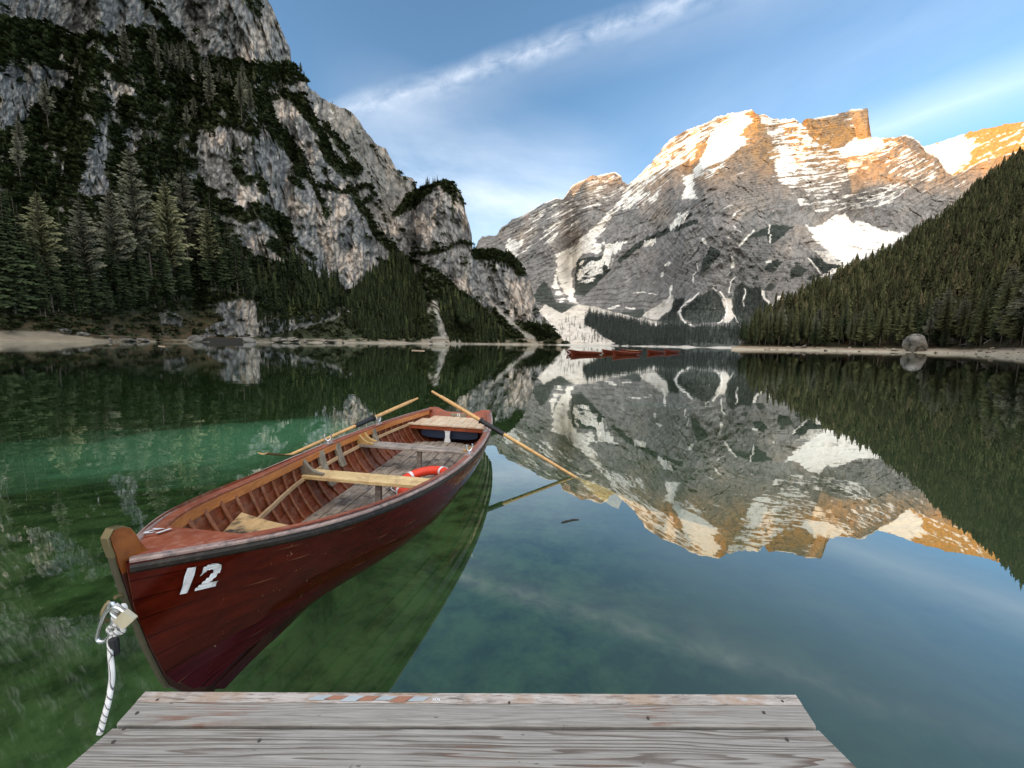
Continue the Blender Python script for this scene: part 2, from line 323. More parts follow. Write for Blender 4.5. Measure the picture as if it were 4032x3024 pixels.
def L_col(P, X, Y, disp):
    x, y, z = P[..., 0], P[..., 1], P[..., 2]
    wx = X+16*fbm(X*.03, Y*.03, 1, 4, .6)+5*fbm(X*.15, Y*.15, 2, 2); wy = Y+16*fbm(X*.03, Y*.03, 5, 4, .6)+5*fbm(X*.15, Y*.15, 7, 2)
    rock = region(wx, wy, rockL, (), 6); vs = region(wx, wy, (), vegS, 6)
    n1 = fbm(X*.008, Y*.004, 3, 4); st = fbm(X*.075+n1, Y*.011, 9, 4, .6); st2 = fbm(X*.22, Y*.035, 4, 3, .6); bl = fbm(X*.0075, Y*.0055, 15, 4, .5)*1.25
    fine = fbm(X*.16, Y*.12, 22, 3, .7)
    crack = ridged(X*.045+1.2*fbm(X*.02, Y*.02, 3, 2), Y*.028, 31, 4, .6)
    base = np.empty(P.shape); base[:] = (.30, .315, .345)
    beige = sstep(.02, .22, bl+.35*st+.06*np.sin(X*.02))*sstep(-60, 200, Y)
    c = mixc(base, (.66, .585, .54), beige*.8)  # blue-grey and beige contrast partly stands in for relief shading
    c = mixc(c, (.66, .66, .68), sstep(.14, .36, st+.25*st2)*.65)
    c = mixc(c, (.12, .135, .17), sstep(.04, .30, -st-.2*st2+.12*bl)*.8)
    c = mixc(c, (.06, .065, .075), sstep(.45, .75, crack)*.7)
    c = c*(1+.42*fine[..., None])
    bk = region(wx, wy, backL, (), 6); c = mixc(c, (.25, .245, .24), bk*.55)
    # scrub creeping over the ledges
    lg = fbm(X*.035+Y*.01, (Y-.75*X)*.03, 40, 4, .6)
    scr = sstep(.20, .32, lg+.35*fine+.10*sstep(700, 1300, Y)-.10*sstep(300, 0, Y))*.9
    scr = scr*(1-.75*sstep(.02, .2, bl))
    veg = np.clip(np.maximum(1-rock+.0*X, vs), 0, 1); veg = sstep(.3, .7, veg+.35*fbm(X*.09, Y*.09, 50, 4, .65))
    gaps = sstep(.14, .30, fbm(X*.03+.2, Y*.018, 61, 4, .65)+.08)*(1-vs); veg = veg*(1-.75*gaps*sstep(1340, 600, Y)); veg = np.maximum(veg, sstep(-40, -260, Y)*sstep(-.12, .06, fbm(X*.012, Y*.008, 64, 4)+.1))  # scrub added on the unseen cliff above to dim its lake reflection
    veg = np.maximum(veg, scr*rock)
    vc = np.empty(P.shape); vc[:] = (.040, .052, .032)
    vc = mixc(vc, (.080, .092, .052), sstep(0, .5, fbm(X*.1, Y*.1, 70, 4, .7)+.1)); vc = mixc(vc, (.06, .055, .045), sstep(.1, .4, fbm(X*.05, Y*.07, 77, 3))*.6)
    c = mixc(c, vc, veg)
    # snow crumbs in the gullies
    sn = region(wx, wy, [], [(c3_([(840, 745), (880, 760), (920, 720)]), 5, 1), (c3_([(860, 850), (890, 800)]), 5, .7), (c3_([(470, 130), (490, 150)]), 9, .9), (c3_([(450, 185), (520, 180)]), 4, .8)], 3)
    c = mixc(c, (.75, .77, .8), sn*(fine > -.1))
    # scree gullies and shore
    gul = region(wx, wy, [], [(c3_([(1120, 1340), (1150, 1400), (1165, 1480), (1190, 1550)]), 24, 1), (c3_([(1450, 1280), (1480, 1340), (1560, 1410), (1650, 1500), (1760, 1580)]), 17, .9), (c3_([(1120, 1340), (1080, 1380)]), 14, .6),
        (c3_([(300, 1480), (420, 1450), (520, 1410), (660, 1330)]), 11, .75), (c3_([(1000, 1100), (1010, 1300), (1060, 1350)]), 12, .5)], 5)
    c = mixc(c, (.42, .42, .42), gul*np.clip(.9+fine, 0, 1))
    fan = region(wx, Y, [(c3_([(1050, 1565), (1100, 1545), (1180, 1538), (1260, 1555), (1330, 1580), (1330, 1600), (1050, 1600)]), 1)], [], 3)
    c = mixc(c, (.47, .47, .46), fan)
    brush = sstep(1200, 1300, Y)*sstep(1100, 800, X); c = mixc(c, (.13, .095, .06), brush*sstep(-.25, .15, fbm(X*.03, Y*.08, 81, 4, .7))*.85*veg)
    # flat beach far left
    bt = interp(X, [(-900, 1285), (0, 1302), (200, 1305), (280, 1318), (400, 1336), (600, 1340), (800, 1334)])+4*fbm(X*.03, 0*X, 4, 3)
    bch = sstep(-3, 3, Y-bt); bch = np.where(X > 430, bch*sstep(.0, .3, fbm(X*.02, Y*.1, 5, 3)+.2), bch)
    c = mixc(c, A((.27, .245, .205))*np.ones(P.shape)*(1+.35*fbm(X*.02, Y*.35, 6, 4, .65)[..., None]), bch)
    rim = sstep(-7, -1.5, Y-interp(X, L_shore))*sstep(700, 950, X)*(.55+.45*sstep(-.2, .2, fbm(X*.012, 0*X, 8, 3)))
    c = mixc(c, (.36, .345, .32), rim)
    return np.clip(c, .004, .9)
rock_left = land_mat('cliff limestone', bscale=.09, bdist=1.2)
Lobj, LD = massif('mountain_cliffs', -700, 2240, 960, 560, L_shore, L_ridge, L_Yb, L_Yr, L_w, L_col, L_disp, rock_left, jag=9, jags=.035)
tag(Lobj, kind='structure')

# ---------------- main mountain with snow
M_ridge = [(1830, 1010)] + c3_([(1380, 990), (1395, 942), (1420, 915), (1510, 910), (1540, 860), (1600, 820)]) + c4_([(0, 815), (100, 785), (200, 720), (300, 675), (340, 682), (400, 600), (520, 540), (600, 530), (660, 512), (705, 540), (710, 570), (745, 592), (790, 560), (900, 450), (960, 370), (1010, 310), (1100, 260), (1200, 225), (1300, 175), (1400, 150), (1515, 125), (1540, 155), (1600, 155), (1640, 185), (1690, 190), (1780, 185), (1815, 212), (1830, 215)]) + \
    c5_([(380, 205), (420, 180), (520, 165), (620, 145), (690, 120), (780, 113), (790, 200), (803, 285), (860, 290), (950, 285), (1000, 272), (1060, 295), (1110, 345), (1120, 372), (1190, 400), (1240, 480), (1290, 512), (1360, 480), (1440, 430), (1560, 400), (1700, 360)]) + [(4200, 540), (4400, 520)]
M_shore = [(1830, 1355), (2000, 1357), (2200, 1360), (2700, 1370), (3000, 1376), (4400, 1400)]
M_Yb = [(1830, 1000), (2300, 950), (2450, 700), (2700, 430), (3000, 420), (4400, 500)]
M_Yr = [(1830, 2600), (2010, 2500), (2050, 2350), (2250, 2300), (2470, 2250), (2960, 2350), (3200, 2450), (3430, 2400), (3640, 2200), (3750, 2000), (4400, 1800)]
# bedding lines: slope of the strata in frame px as a function of x
_bx = np.linspace(1700, 4500, 400); _bm = interp(_bx, [(1800, -.35), (2200, -.45), (2350, -.2), (2480, -.8), (2700, -.65), (2850, -.45), (2960, -.15), (3150, -.1), (3430, -.2), (3520, -.5), (3750, -.55), (4500, -.5)])
_bM = np.concatenate([[0], np.cumsum(.5*(_bm[1:]+_bm[:-1])*np.diff(_bx))])
def bed(X, Y): return Y-np.interp(X, _bx, _bM)*sstep(1250, 800, Y)
snowP = [(c4_([(1490, 160), (1525, 200), (1440, 290), (1510, 315), (1390, 410), (1330, 465), (1240, 490), (1150, 520), (1195, 440), (1240, 380), (1230, 330), (1290, 240), (1400, 190)]), .93),
    (c4_([(735, 600), (860, 480), (960, 370), (1010, 310), (1300, 180), (1520, 125), (1530, 200), (1300, 250), (1230, 320), (1160, 440), (1000, 520), (880, 620), (780, 760), (700, 760)]), .52),
    (c4_([(1540, 150), (1830, 200), (1896, 300), (1896, 620), (1800, 560), (1720, 420), (1640, 330), (1590, 250)]), .5),
    (c5_([(160, 190), (380, 215), (420, 300), (600, 350), (860, 290), (1000, 320), (860, 420), (700, 520), (640, 560), (600, 660), (420, 640), (300, 500), (230, 400)]), .44),
    (c5_([(700, 300), (860, 285), (880, 330), (760, 400), (620, 400), (600, 360)]), .95), (c5_([(340, 650), (620, 640), (900, 560), (1100, 560), (900, 700), (640, 740), (400, 720)]), .42), (c5_([(860, 420), (1000, 330), (1240, 480), (1150, 560), (900, 520)]), .40),
    (c5_([(400, 800), (470, 830), (540, 780), (640, 735), (700, 790), (780, 800), (860, 840), (940, 855), (1020, 860), (840, 965), (720, 1030), (640, 1050), (600, 1010), (540, 960), (460, 900)]), .93),
    (c5_([(200, 400), (320, 400), (380, 560), (330, 600), (250, 560)]), .62),
    (c4_([(740, 600), (700, 690), (640, 760), (560, 830), (480, 900), (420, 960), (300, 1030), (290, 1120), (330, 1250), (380, 1330), (430, 1335), (400, 1230), (405, 1120), (470, 1030), (560, 1030), (600, 1010), (560, 950), (620, 830), (700, 740), (790, 650)]), .74),
    (c4_([(600, 960), (740, 955), (660, 1050), (625, 1150), (595, 1060)]), .75), (c4_([(440, 1060), (600, 1060), (600, 1150), (520, 1220), (430, 1220)]), .55), (c4_([(290, 1120), (330, 1250), (380, 1330), (320, 1330), (260, 1230)]), .6),
    (c4_([(1080, 540), (1160, 535), (1160, 620), (1190, 690), (1085, 690), (1100, 610)]), .85), (c4_([(1150, 500), (1340, 470), (1380, 480), (1250, 560), (1160, 560)]), .5), (c4_([(780, 650), (960, 600), (960, 680), (820, 760), (760, 740)]), .45),
    (c4_([(0, 830), (340, 690), (500, 560), (700, 520), (740, 620), (500, 800), (280, 1000), (0, 1040)]), .34), (c4_([(0, 930), (100, 930), (60, 1010), (0, 1020)]), .8), (c3_([(1560, 960), (1680, 930), (1640, 1060), (1580, 1030)]), .75),
    (c4_([(1000, 860), (1060, 770), (1130, 760), (1100, 840), (1010, 900)]), .65), (c4_([(860, 940), (960, 920), (900, 980), (820, 990)]), .7), (c4_([(1660, 330), (1760, 380), (1800, 460), (1800, 560), (1700, 480)]), .72), (c4_([(1790, 680), (1850, 690), (1820, 740)]), .8)]
snowS = [(c4_([(960, 1160), (970, 1150)]), 12, 1), (c4_([(985, 1100), (1005, 1085)]), 14, 1), (c4_([(1220, 940), (1225, 960)]), 14, .9), (c4_([(1440, 970), (1500, 910), (1530, 880)]), 8, .9), (c4_([(1620, 850), (1625, 960)]), 6, .9),
    (c4_([(1390, 1060), (1400, 1110)]), 9, 1), (c4_([(1020, 1230), (1015, 1290), (990, 1330)]), 9, 1), (c4_([(780, 1270), (850, 1270), (930, 1280)]), 6, .6), (c4_([(630, 1370), (690, 1350)]), 9, .8), (c4_([(740, 1360), (790, 1370)]), 9, .7),
    (c7_([(700, 430), (600, 510), (520, 575), (475, 640), (520, 720), (550, 748)]), 7, 1), (c7_([(580, 765), (640, 785)]), 4, .8), (c7_([(860, 378), (890, 400)]), 5, 1), (c7_([(925, 415), (985, 500), (1000, 570)]), 6, 1), (c7_([(1000, 570), (1000, 640), (985, 690)]), 8, .95), (c7_([(960, 720), (900, 755)]), 5, .8), (c7_([(1060, 640), (1150, 800)]), 4, .7),
    (c7_([(1380, 410), (1400, 480), (1480, 565)]), 11, 1), (c7_([(1190, 380), (1195, 440), (1175, 520), (1180, 570)]), 6, .9), (c7_([(1540, 480), (1600, 478)]), 14, 1), (c7_([(1890, 50), (1930, 90), (2020, 210)]), 6, .9), (c7_([(2050, 250), (2070, 225)]), 14, 1), (c7_([(2130, 200), (2212, 170)]), 12, 1),
    (c7_([(1430, 100), (1470, 90)]), 9, .9), (c7_([(1050, 40), (1060, 150)]), 8, .9), (c7_([(680, 110), (690, 190), (640, 240), (635, 320)]), 6, .7), (c7_([(1080, 270), (1040, 320), (1020, 420)]), 6, .8), (c5_([(520, 1110), (560, 1100), (640, 1060)]), 12, .9)]
debris = [(c7_([(430, 450), (400, 600), (330, 660), (240, 710), (90, 690), (110, 640), (300, 530), (380, 460)]), .9), (c7_([(940, 480), (1050, 490), (1060, 620), (1080, 690), (1010, 760), (960, 740), (990, 640), (940, 520)]), .8),
    (c4_([(190, 1385), (235, 1340), (330, 1395), (440, 1340), (560, 1360), (700, 1400), (860, 1435), (1000, 1462), (900, 1480), (700, 1450), (520, 1405), (480, 1450), (600, 1545), (680, 1585), (560, 1600), (300, 1600), (240, 1520), (200, 1440)]), 1), (c4_([(400, 1130), (400, 1290), (440, 1340), (380, 1330), (370, 1200)]), .8),
    (c5_([(450, 960), (560, 960), (640, 1060), (540, 1040)]), .6), (c4_([(1090, 1370), (1160, 1340), (1060, 1440)]), .2)]
vegP = [(c7_([(850, 388), (930, 480), (980, 560), (985, 640), (930, 740), (650, 770), (520, 700), (500, 640), (540, 590), (650, 500), (750, 450)]), 1), (c7_([(1060, 500), (1080, 400), (1150, 320), (1230, 380), (1360, 370), (1400, 520), (1500, 600), (1500, 900), (1000, 900), (1060, 700)]), 1),
    (c7_([(400, 600), (440, 515), (550, 485), (540, 560), (450, 640), (480, 720), (640, 800), (900, 780), (1100, 800), (1150, 1010), (-300, 1010), (-480, 860), (-300, 800), (0, 860), (200, 800), (390, 770), (240, 720), (330, 670)]), 1), (c7_([(-300, 660), (100, 600), (120, 690), (-100, 700)]), .8),
    (c4_([(1480, 930), (1560, 880), (1640, 850), (1780, 860), (1730, 900), (1660, 960), (1620, 970), (1600, 920)]), .95), (c4_([(1200, 1100), (1260, 980), (1330, 1020), (1300, 1060), (1200, 1170)]), .8), (c4_([(1590, 1120), (1650, 1070), (1710, 1080), (1640, 1150)]), .9), (c4_([(1760, 1140), (1800, 1090), (1870, 1130), (1820, 1170), (1760, 1190)]), .95),
    (c5_([(450, 1010), (560, 1000), (640, 1060), (540, 1110), (440, 1030)]), .95), (c4_([(160, 1290), (220, 1190), (270, 1250), (300, 1330), (420, 1345), (330, 1400), (240, 1340), (180, 1340)]), .95), (c4_([(430, 1060), (600, 1040), (640, 1130), (560, 1210), (480, 1290), (410, 1280)]), .9), (c4_([(1400, 1300), (1440, 1220), (1480, 1230), (1470, 1300)]), .9), (c7_([(1900, 40), (2212, 60), (2400, 120), (2212, 200), (2050, 180)]), .9),
    (c7_([(1400, 190), (1450, 110), (1540, 70), (1600, 110), (1500, 180)]), .95), (c7_([(1700, 180), (1760, 130), (1890, 180), (1750, 270), (1690, 260)]), .95), (c7_([(1400, 390), (1470, 320), (1530, 340), (1480, 420)]), .85)]
vegSm = [(c4_([(700, 1070), (830, 960), (980, 890), (1170, 830)]), 20, .9), (c4_([(100, 1080), (180, 1020)]), 9, .7), (c4_([(1140, 780), (1000, 880)]), 12, .8), (c4_([(1380, 790), (1460, 760)]), 6, .7)]
ribs = [(c4_([(1545, 165), (1580, 290), (1570, 400), (1530, 560), (1460, 760), (1420, 900)]), 210, 140), (c4_([(1700, 590), (1640, 760), (1600, 1000)]), 120, 90), (c4_([(700, 540), (640, 700), (540, 830)]), -0, 60), (c4_([(330, 700), (300, 850), (250, 1000)]), 120, 70),
    (c4_([(1100, 480), (900, 760), (720, 980)]), 100, 90), (c5_([(1050, 320), (1080, 480), (1180, 640)]), 150, 90), (c4_([(1250, 640), (1100, 900), (1060, 1050)]), 80, 60), (c5_([(560, 200), (570, 350)]), 60, 30),
    (c4_([(740, 640), (600, 860), (420, 1040), (390, 1240)]), -130, 60), (c5_([(620, 560), (640, 760), (600, 900)]), -160, 110), (c5_([(330, 360), (330, 560), (400, 760)]), -140, 60), (c4_([(1110, 560), (1130, 700)]), -60, 40), (c5_([(385, 210), (380, 330)]), -70, 22)]
def M_w(X, Y):
    wx = X+14*fbm(X*.02, Y*.02, 1, 3); wy = Y+14*fbm(X*.02, Y*.02, 5, 3)
    s = region(wx, wy, [p for p in snowP if p[1] > .8], (), 12); ap = np.maximum(sstep(1215, 1320, Y), region(X, Y, debris[3:4], (), 20))
    return .35+1.2*s+3.0*ap+.3*sstep(900, 600, Y)
def M_disp(P, X, Y):
    x, y, z = P[..., 0], P[..., 1], P[..., 2]
    f = sstep(1300, 1180, Y)
    wq = 30*fbm(X*.006, Y*.006, 77, 3)
    low = ridged((X+.55*Y+wq)*.0042, (Y-.6*X)*.0016, 4, 4, .5)*55 + ridged((X+.5*Y+wq)*.014, (Y-.6*X)*.006, 5, 4, .55)*22
    d = ridged(x/34, y/34, z/34, 4, .6)*3
    low = low+ridged(x/120, y/120, z/120, 5, .6)*22 + ridged((X-.3*Y)*.03, (Y-.3*X)*.02, 8, 5, .65)*14 + facet(fbm(x/130, y/130, z/120, 3, .5), 3.5)*36 + ridged(x/28, y/28, z/28, 4, .6)*6
    ap = region(X, Y, debris, (), 14)
    B = bed(X, Y)+7*fbm(X*.01, Y*.01, 3, 3)
    d = d+(np.mod(B/26+.6*fbm(X*.006, Y*.006, 12, 2), 1)-.5)*4*sstep(-.2, .3, fbm(X*.004, Y*.005, 21, 3)+.15)*sstep(1150, 900, Y)
    d = d+(np.mod(B/9.5+.4*fbm(X*.02, Y*.02, 14, 2), 1)-.5)*2.5
    for pts, am, wd in ribs:
        low = low+am*.6*np.exp(-(seg_dist(X, Y, pts, False)/wd)**1.3)
    s = region(X, Y, [p for p in snowP if p[1] > .94], (), 16)
    f2 = sstep(1290, 900, Y)
    return low*f2*(1-ap*sstep(1150, 1220, Y)), (d*(1-.75*s))*f*(1-.85*ap)+fbm(x/30, y/30, 0, 3)*3*(1-f)
def M_col(P, X, Y, disp):
    wx = X+10*fbm(X*.03, Y*.03, 1, 4, .6); wy = Y+10*fbm(X*.03, Y*.03, 5, 4, .6)
    B = bed(X, Y)+8*fbm(X*.012, Y*.012, 3, 4)
    fine = fbm(X*.14, Y*.14, 22, 4, .7); st = fbm(X*.012, B*.13, 5, 4, .6); st3 = fbm(X*.03, B*.35, 8, 3, .6); big = fbm(X*.006, Y*.006, 31, 4)
    c = np.empty(P.shape); c[:] = (.245, .250, .265)
    c = mixc(c, (.48, .40, .33), sstep(.0, .4, big)*.6); c = mixc(c, (.30, .29, .30), sstep(.05, .35, st)*.5)
    c = mixc(c, (.44, .44, .45), sstep(.05, .35, -st)*.35)
    hi = sstep(820, 560, Y)*(1-sstep(2150, 1900, X)); c = mixc(c, (.50, .27, .085), hi*.88*np.clip(.85+1.2*big, 0, 1))  # sunlit gold painted into the rock colour of the upper slopes
    c = mixc(c, (.27, .15, .11), sstep(.2, .5, fbm(X*.02, Y*.02, 44, 3))*.4*sstep(500, 700, Y)*sstep(1000, 800, Y))
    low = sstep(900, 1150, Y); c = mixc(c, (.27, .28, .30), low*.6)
    ck = ridged((X+.5*Y)*.03+fbm(X*.02, Y*.02, 3, 2), (Y-.4*X)*.014, 35, 4, .6); c = mixc(c, (.12, .12, .125), sstep(.5, .8, ck)*.5)
    c = c*(1+.55*fine[..., None]+.35*st3[..., None])
    blot = sstep(.12, .26, fbm(X*.028+Y*.012, (Y-.5*X)*.028, 55, 4, .6)-.16*sstep(2450, 2700, X)*0+.0)*sstep(930, 1050, Y)*sstep(2560, 2800, X)*sstep(3350, 3100, X)
    v = np.clip(np.maximum(region(wx, wy, vegP, vegSm, 7), blot*.95), 0, 1); v = sstep(.3, .65, v+.4*fbm(X*.08, Y*.08, 66, 4, .7)*(v > .02))
    vc = np.empty(P.shape); vc[:] = (.05, .062, .060); vc = mixc(vc, (.085, .10, .098), sstep(1100, 1160, Y)); vc = mixc(vc, (.075, .085, .075), sstep(0, .5, fbm(X*.12, Y*.09, 71, 3, .7)))
    c = mixc(c, vc, v)
    d = region(wx, wy, debris, (), 5); d = sstep(.35, .65, d+.45*fbm(X*.06, Y*.09, 75, 4, .7)*(d > .02))
    c = mixc(c, (.72, .71, .70), d); c = mixc(c, (.36, .33, .30), d*sstep(.0, .3, fbm(X*.05, Y*.07, 79, 3))*.5)
    cov = region(wx, wy, snowP, (), 14); n = .5+.5*np.clip(1.5*fbm(X*.013, B*.115, 90, 4, .6)+.8*st3+.5*fbm(X*.05, Y*.05, 91, 3), -1, 1)
    bg_ = .10*sstep(1000, 700, Y)+.06*sstep(1180, 1000, Y)
    s = sstep(-.05, .05, np.maximum(cov, bg_)*1.02-n)
    s = np.maximum(s, (region(wx, wy, (), snowS, 2.5) > .5+.55*fine)*1.)
    s = np.maximum(s, sstep(10, 3, Y-interp(X, M_ridge))*sstep(900, 800, Y)*sstep(-.2, .1, fbm(X*.02, 0*X, 95, 3)))
    c = mixc(c, (.90, .91, .93), s)
    rim = sstep(-9, -3, Y-interp(X, M_shore)); c = mixc(c, (.62, .62, .62), rim*.9*(v < .99)+rim*0)
    c = mixc(c, (.60, .60, .60), rim)
    return np.clip(c, .004, .92)
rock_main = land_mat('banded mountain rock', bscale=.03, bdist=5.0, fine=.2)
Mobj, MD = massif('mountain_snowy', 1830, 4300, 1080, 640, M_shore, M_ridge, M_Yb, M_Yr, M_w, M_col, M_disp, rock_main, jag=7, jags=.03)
tag(Mobj, kind='structure')
# far right snow ridge behind
F_ridge = [(3450, 640), (3560, 600)] + c5_([(1120, 340), (1200, 315), (1300, 280), (1400, 250), (1480, 235), (1600, 205), (1707, 190)]) + [(4200, 440), (4500, 420)]
def F_col(P, X, Y, disp):
    B = Y+.45*X+9*fbm(X*.015, Y*.015, 3, 4); n = fbm(X*.015, B*.06, 5, 4, .6)+.6*fbm(X*.05, B*.12, 9, 3)
    c = np.empty(P.shape); c[:] = (.46, .26, .09); c = c*(1+.6*fbm(X*.1, Y*.1, 3, 3, .7)[..., None])  # gold of the low sun is put into the ridge colour
    cov = region(X, Y, [(c5_([(1110, 330), (1330, 260), (1420, 300), (1400, 440), (1250, 520), (1100, 420)]), .8)], (), 30)
    return np.clip(mixc(c, (.80, .81, .84), sstep(-.06, .06, np.maximum(cov, .36)-.5-.6*n)), .01, .9)
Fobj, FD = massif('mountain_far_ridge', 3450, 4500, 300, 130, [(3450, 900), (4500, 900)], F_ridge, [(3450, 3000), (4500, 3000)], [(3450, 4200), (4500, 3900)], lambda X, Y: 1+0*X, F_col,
    lambda P, X, Y: (ridged(P[..., 0]/300, P[..., 1]/300, P[..., 2]/500, 5, .6)*90, 0*X), rock_main, jag=8, jags=.03)
tag(Fobj, kind='structure')
# unseen eastern range, added left of the frame: it keeps the lake in the morning shade
ny_ = 120; yy = np.linspace(-3200, 3600, ny_)
crest = 1360+90*fbm(yy/700, 0*yy, 2., 4)+SHADE_TILT*(yy+600) if 'SHADE_TILT' in globals() else 1360+70*fbm(yy/700, 0*yy, 2., 4)
prof = np.array([(-1200, 0), (-700, .45), (-250, .85), (0, 1), (250, .8), (700, .35), (1100, -.02)])
V = np.array([[(-2300+dx, y_, max(-5, h*f_)+(40*float(pnoise(dx/200, y_/200, .3)) if 0 < f_ < 1 else 0)) for dx, f_ in prof] for y_, h in zip(yy, crest)])
Eo = mesh_obj('mountain_shade_range', V.reshape(-1, 3), grid_faces(ny_, len(prof)), rock_main, smooth=True, cols=np.full((ny_*len(prof), 3), .35))
tag(Eo, kind='structure')
# right wooded slope ground
R_crest = [(2890, 1366), (2915, 1358), (2945, 1340), (3030, 1285), (3080, 1252), (3180, 1195), (3271, 1142), (3364, 1082), (3464, 1042), (3570, 975), (3623, 925), (3700, 885), (3762, 840), (3815, 785), (3868, 735), (3934, 690), (3987, 650), (4032, 625), (4200, 500), (4800, 0)]
R_shore = [(2880, 1375), (2978, 1378), (3127, 1379.5), (3285, 1382), (3366, 1384.5), (3548, 1388), (3790, 1394), (4032, 1405), (4300, 1425), (4800, 1460)]
R_Yb = [(2880, 225), (3127, 215), (3366, 180), (3548, 168), (3790, 140), (4032, 92), (4300, 62), (4800, 45)]
R_Yr = [(2880, 232), (2915, 240), (3030, 290), (3271, 380), (3600, 480), (4032, 560), (4800, 500)]
def R_col(P, X, Y, disp):
    c = np.empty(P.shape); c[:] = (.035, .034, .018); c = mixc(c, (.075, .045, .025), sstep(0, .4, fbm(X*.02, Y*.03, 3, 4, .6))*.8)
    tp = interp(X, R_shore)-interp(X, [(2880, 16), (3300, 15), (3548, 17), (3700, 22), (3790, 20), (4032, 42), (4300, 70)])*.85
    b = sstep(-2.5, 2.5, Y-tp+3*fbm(X*.04, Y*.1, 9, 3)); sand = mixc(np.broadcast_to(A((.27, .23, .19)), P.shape), (.42, .39, .335), sstep(5, 10, Y-tp)*np.ones(X.shape))
    return np.clip(mixc(c, sand*(1+.4*fbm(X*.05, Y*.4, 12, 3)[..., None]), b), .01, .9)
soil = land_mat('forest soil and beach', bscale=.6, bdist=.3)
Robj, RD = massif('hill_wooded', 2880, 4800, 420, 160, R_shore, R_crest, R_Yb, R_Yr, lambda X, Y: 1+2.5*sstep(-38, -20, Y-interp(X, R_shore)), R_col,
    lambda P, X, Y: (0*X, fbm(P[..., 0]/40, P[..., 1]/40, 0, 4)*4*sstep(2, 20, P[..., 2])+fbm(P[..., 0]/3, P[..., 1]/3, 0, 3)*.18), soil)
tag(Robj, kind='structure')

# ================================================================ lake
BEDZ = -2.6
n = 220; gx = np.concatenate([-np.geomspace(400, .6, n//2), np.linspace(-.5, .5, 3), np.geomspace(.6, 400, n//2)]); gy = np.concatenate([np.linspace(-6, 12, 110), np.geomspace(12.3, 1200, 90)])
GX, GY = np.meshgrid(gx, gy, indexing='ij')
dep = np.interp(GY, [-6, 0, 6, 15, 40, 120, 1200], [-1.9, -2.3, -3.0, -4.0, -5.5, -14, -20])+.25*fbm(GX*.5, GY*.5, 0, 4)
dep = np.where(GX < -3, dep+.6*np.exp(-((GY-8)/5)**2), dep)
bm_, t, b = new_mat('lake bed')
oc = t.add('ShaderNodeTexCoord').outputs['Object']
n1_ = t.noise(oc, 1.3, 8, .7); n2_ = t.noise(t.mapping(oc, scale=(.25, .09, .25), rot=(0, 0, .5)), 1.0, 4, .6, .4); n3_ = t.noise(oc, .16, 3, .5)
cbed = t.mix(t.ramp(n1_, [(.40, 0), (.60, 1)]), (.022, .040, .018), (.075, .115, .050))
cbed = t.mix(t.math('MULTIPLY', t.ramp(n2_, [(.45, 0), (.8, 1)]), .35), cbed, (.095, .145, .085))
sx = t.add('ShaderNodeSeparateXYZ', i_0=oc)
cbed = t.mix(t.ramp(t.math('MULTIPLY', sx.outputs[0], .25), [(.1, 0), (.9, .75)]), cbed, (.085, .090, .066))
# pale sandy shoals left of the boat, a sunken plank-like bar on the right
def blob(cx, cy, rx, ry, warp=.35):
    px_ = t.math('DIVIDE', t.math('SUBTRACT', sx.outputs[0], cx), rx); py_ = t.math('DIVIDE', t.math('SUBTRACT', sx.outputs[1], cy), ry)
    r = t.math('SQRT', t.math('ADD', t.math('MULTIPLY', px_, px_), t.math('MULTIPLY', py_, py_)))
    r = t.math('ADD', r, t.math('MULTIPLY', t.math('SUBTRACT', n2_, .5), 1.6)); return t.ramp(r, [(.0, 1), (.75, .45), (1.35, 0)], 'EASE')
def bpt(px, py, z): p = atz(px, py, z); return float(p[0]), float(p[1])
for (px, py), z_, rx, ry, am, cc in (((900, 1735), -4.6, 8., 8.5, 1., (.20, .44, .31)), ((1090, 1690), -4.8, 5., 7., .9, (.17, .38, .27)), ((500, 1800), -4.4, 15., 8., .75, (.15, .31, .215)), ((2600, 1560), -6., 9, 8, .5, (.10, .26, .20))):
    bx_, by_ = bpt(px, py, z_); cbed = t.mix(t.math('MULTIPLY', blob(bx_, by_, rx, ry), am), cbed, cc)
t.l.new(cbed, b.inputs['Base Color']); b.inputs['Roughness'].default_value = 1; b.inputs['Specular IOR Level'].default_value = 0
bed_o = mesh_obj('lake_bed', np.stack([GX, GY, dep], -1).reshape(-1, 3), grid_faces(*GX.shape), bm_, smooth=True); tag(bed_o, kind='structure')
wm, t, b = new_mat('lake water'); t.n.remove(b)
oc = t.add('ShaderNodeTexCoord').outputs['Object']
h = t.math('ADD', t.math('MULTIPLY', t.noise(t.mapping(oc, scale=(1, 1.5, 1), rot=(0, 0, .35)), .9, 3, .5, .2), 1.0), t.math('MULTIPLY', t.noise(t.mapping(oc, scale=(1, 1.3, 1)), 5., 2, .5), .03))
calm = t.ramp(t.noise(t.mapping(oc, scale=(1, .6, 1)), .05, 2, .5), [(.35, .35), (.65, 1.)])
bmp = t.n.new('ShaderNodeBump'); t.l.new(h, bmp.inputs['Height']); t.l.new(t.math('MULTIPLY', calm, 1.0), bmp.inputs['Strength']); bmp.inputs['Distance'].default_value = .0028
lw = t.add('ShaderNodeLayerWeight', i_Blend=.5); t.l.new(bmp.outputs[0], lw.inputs['Normal'])
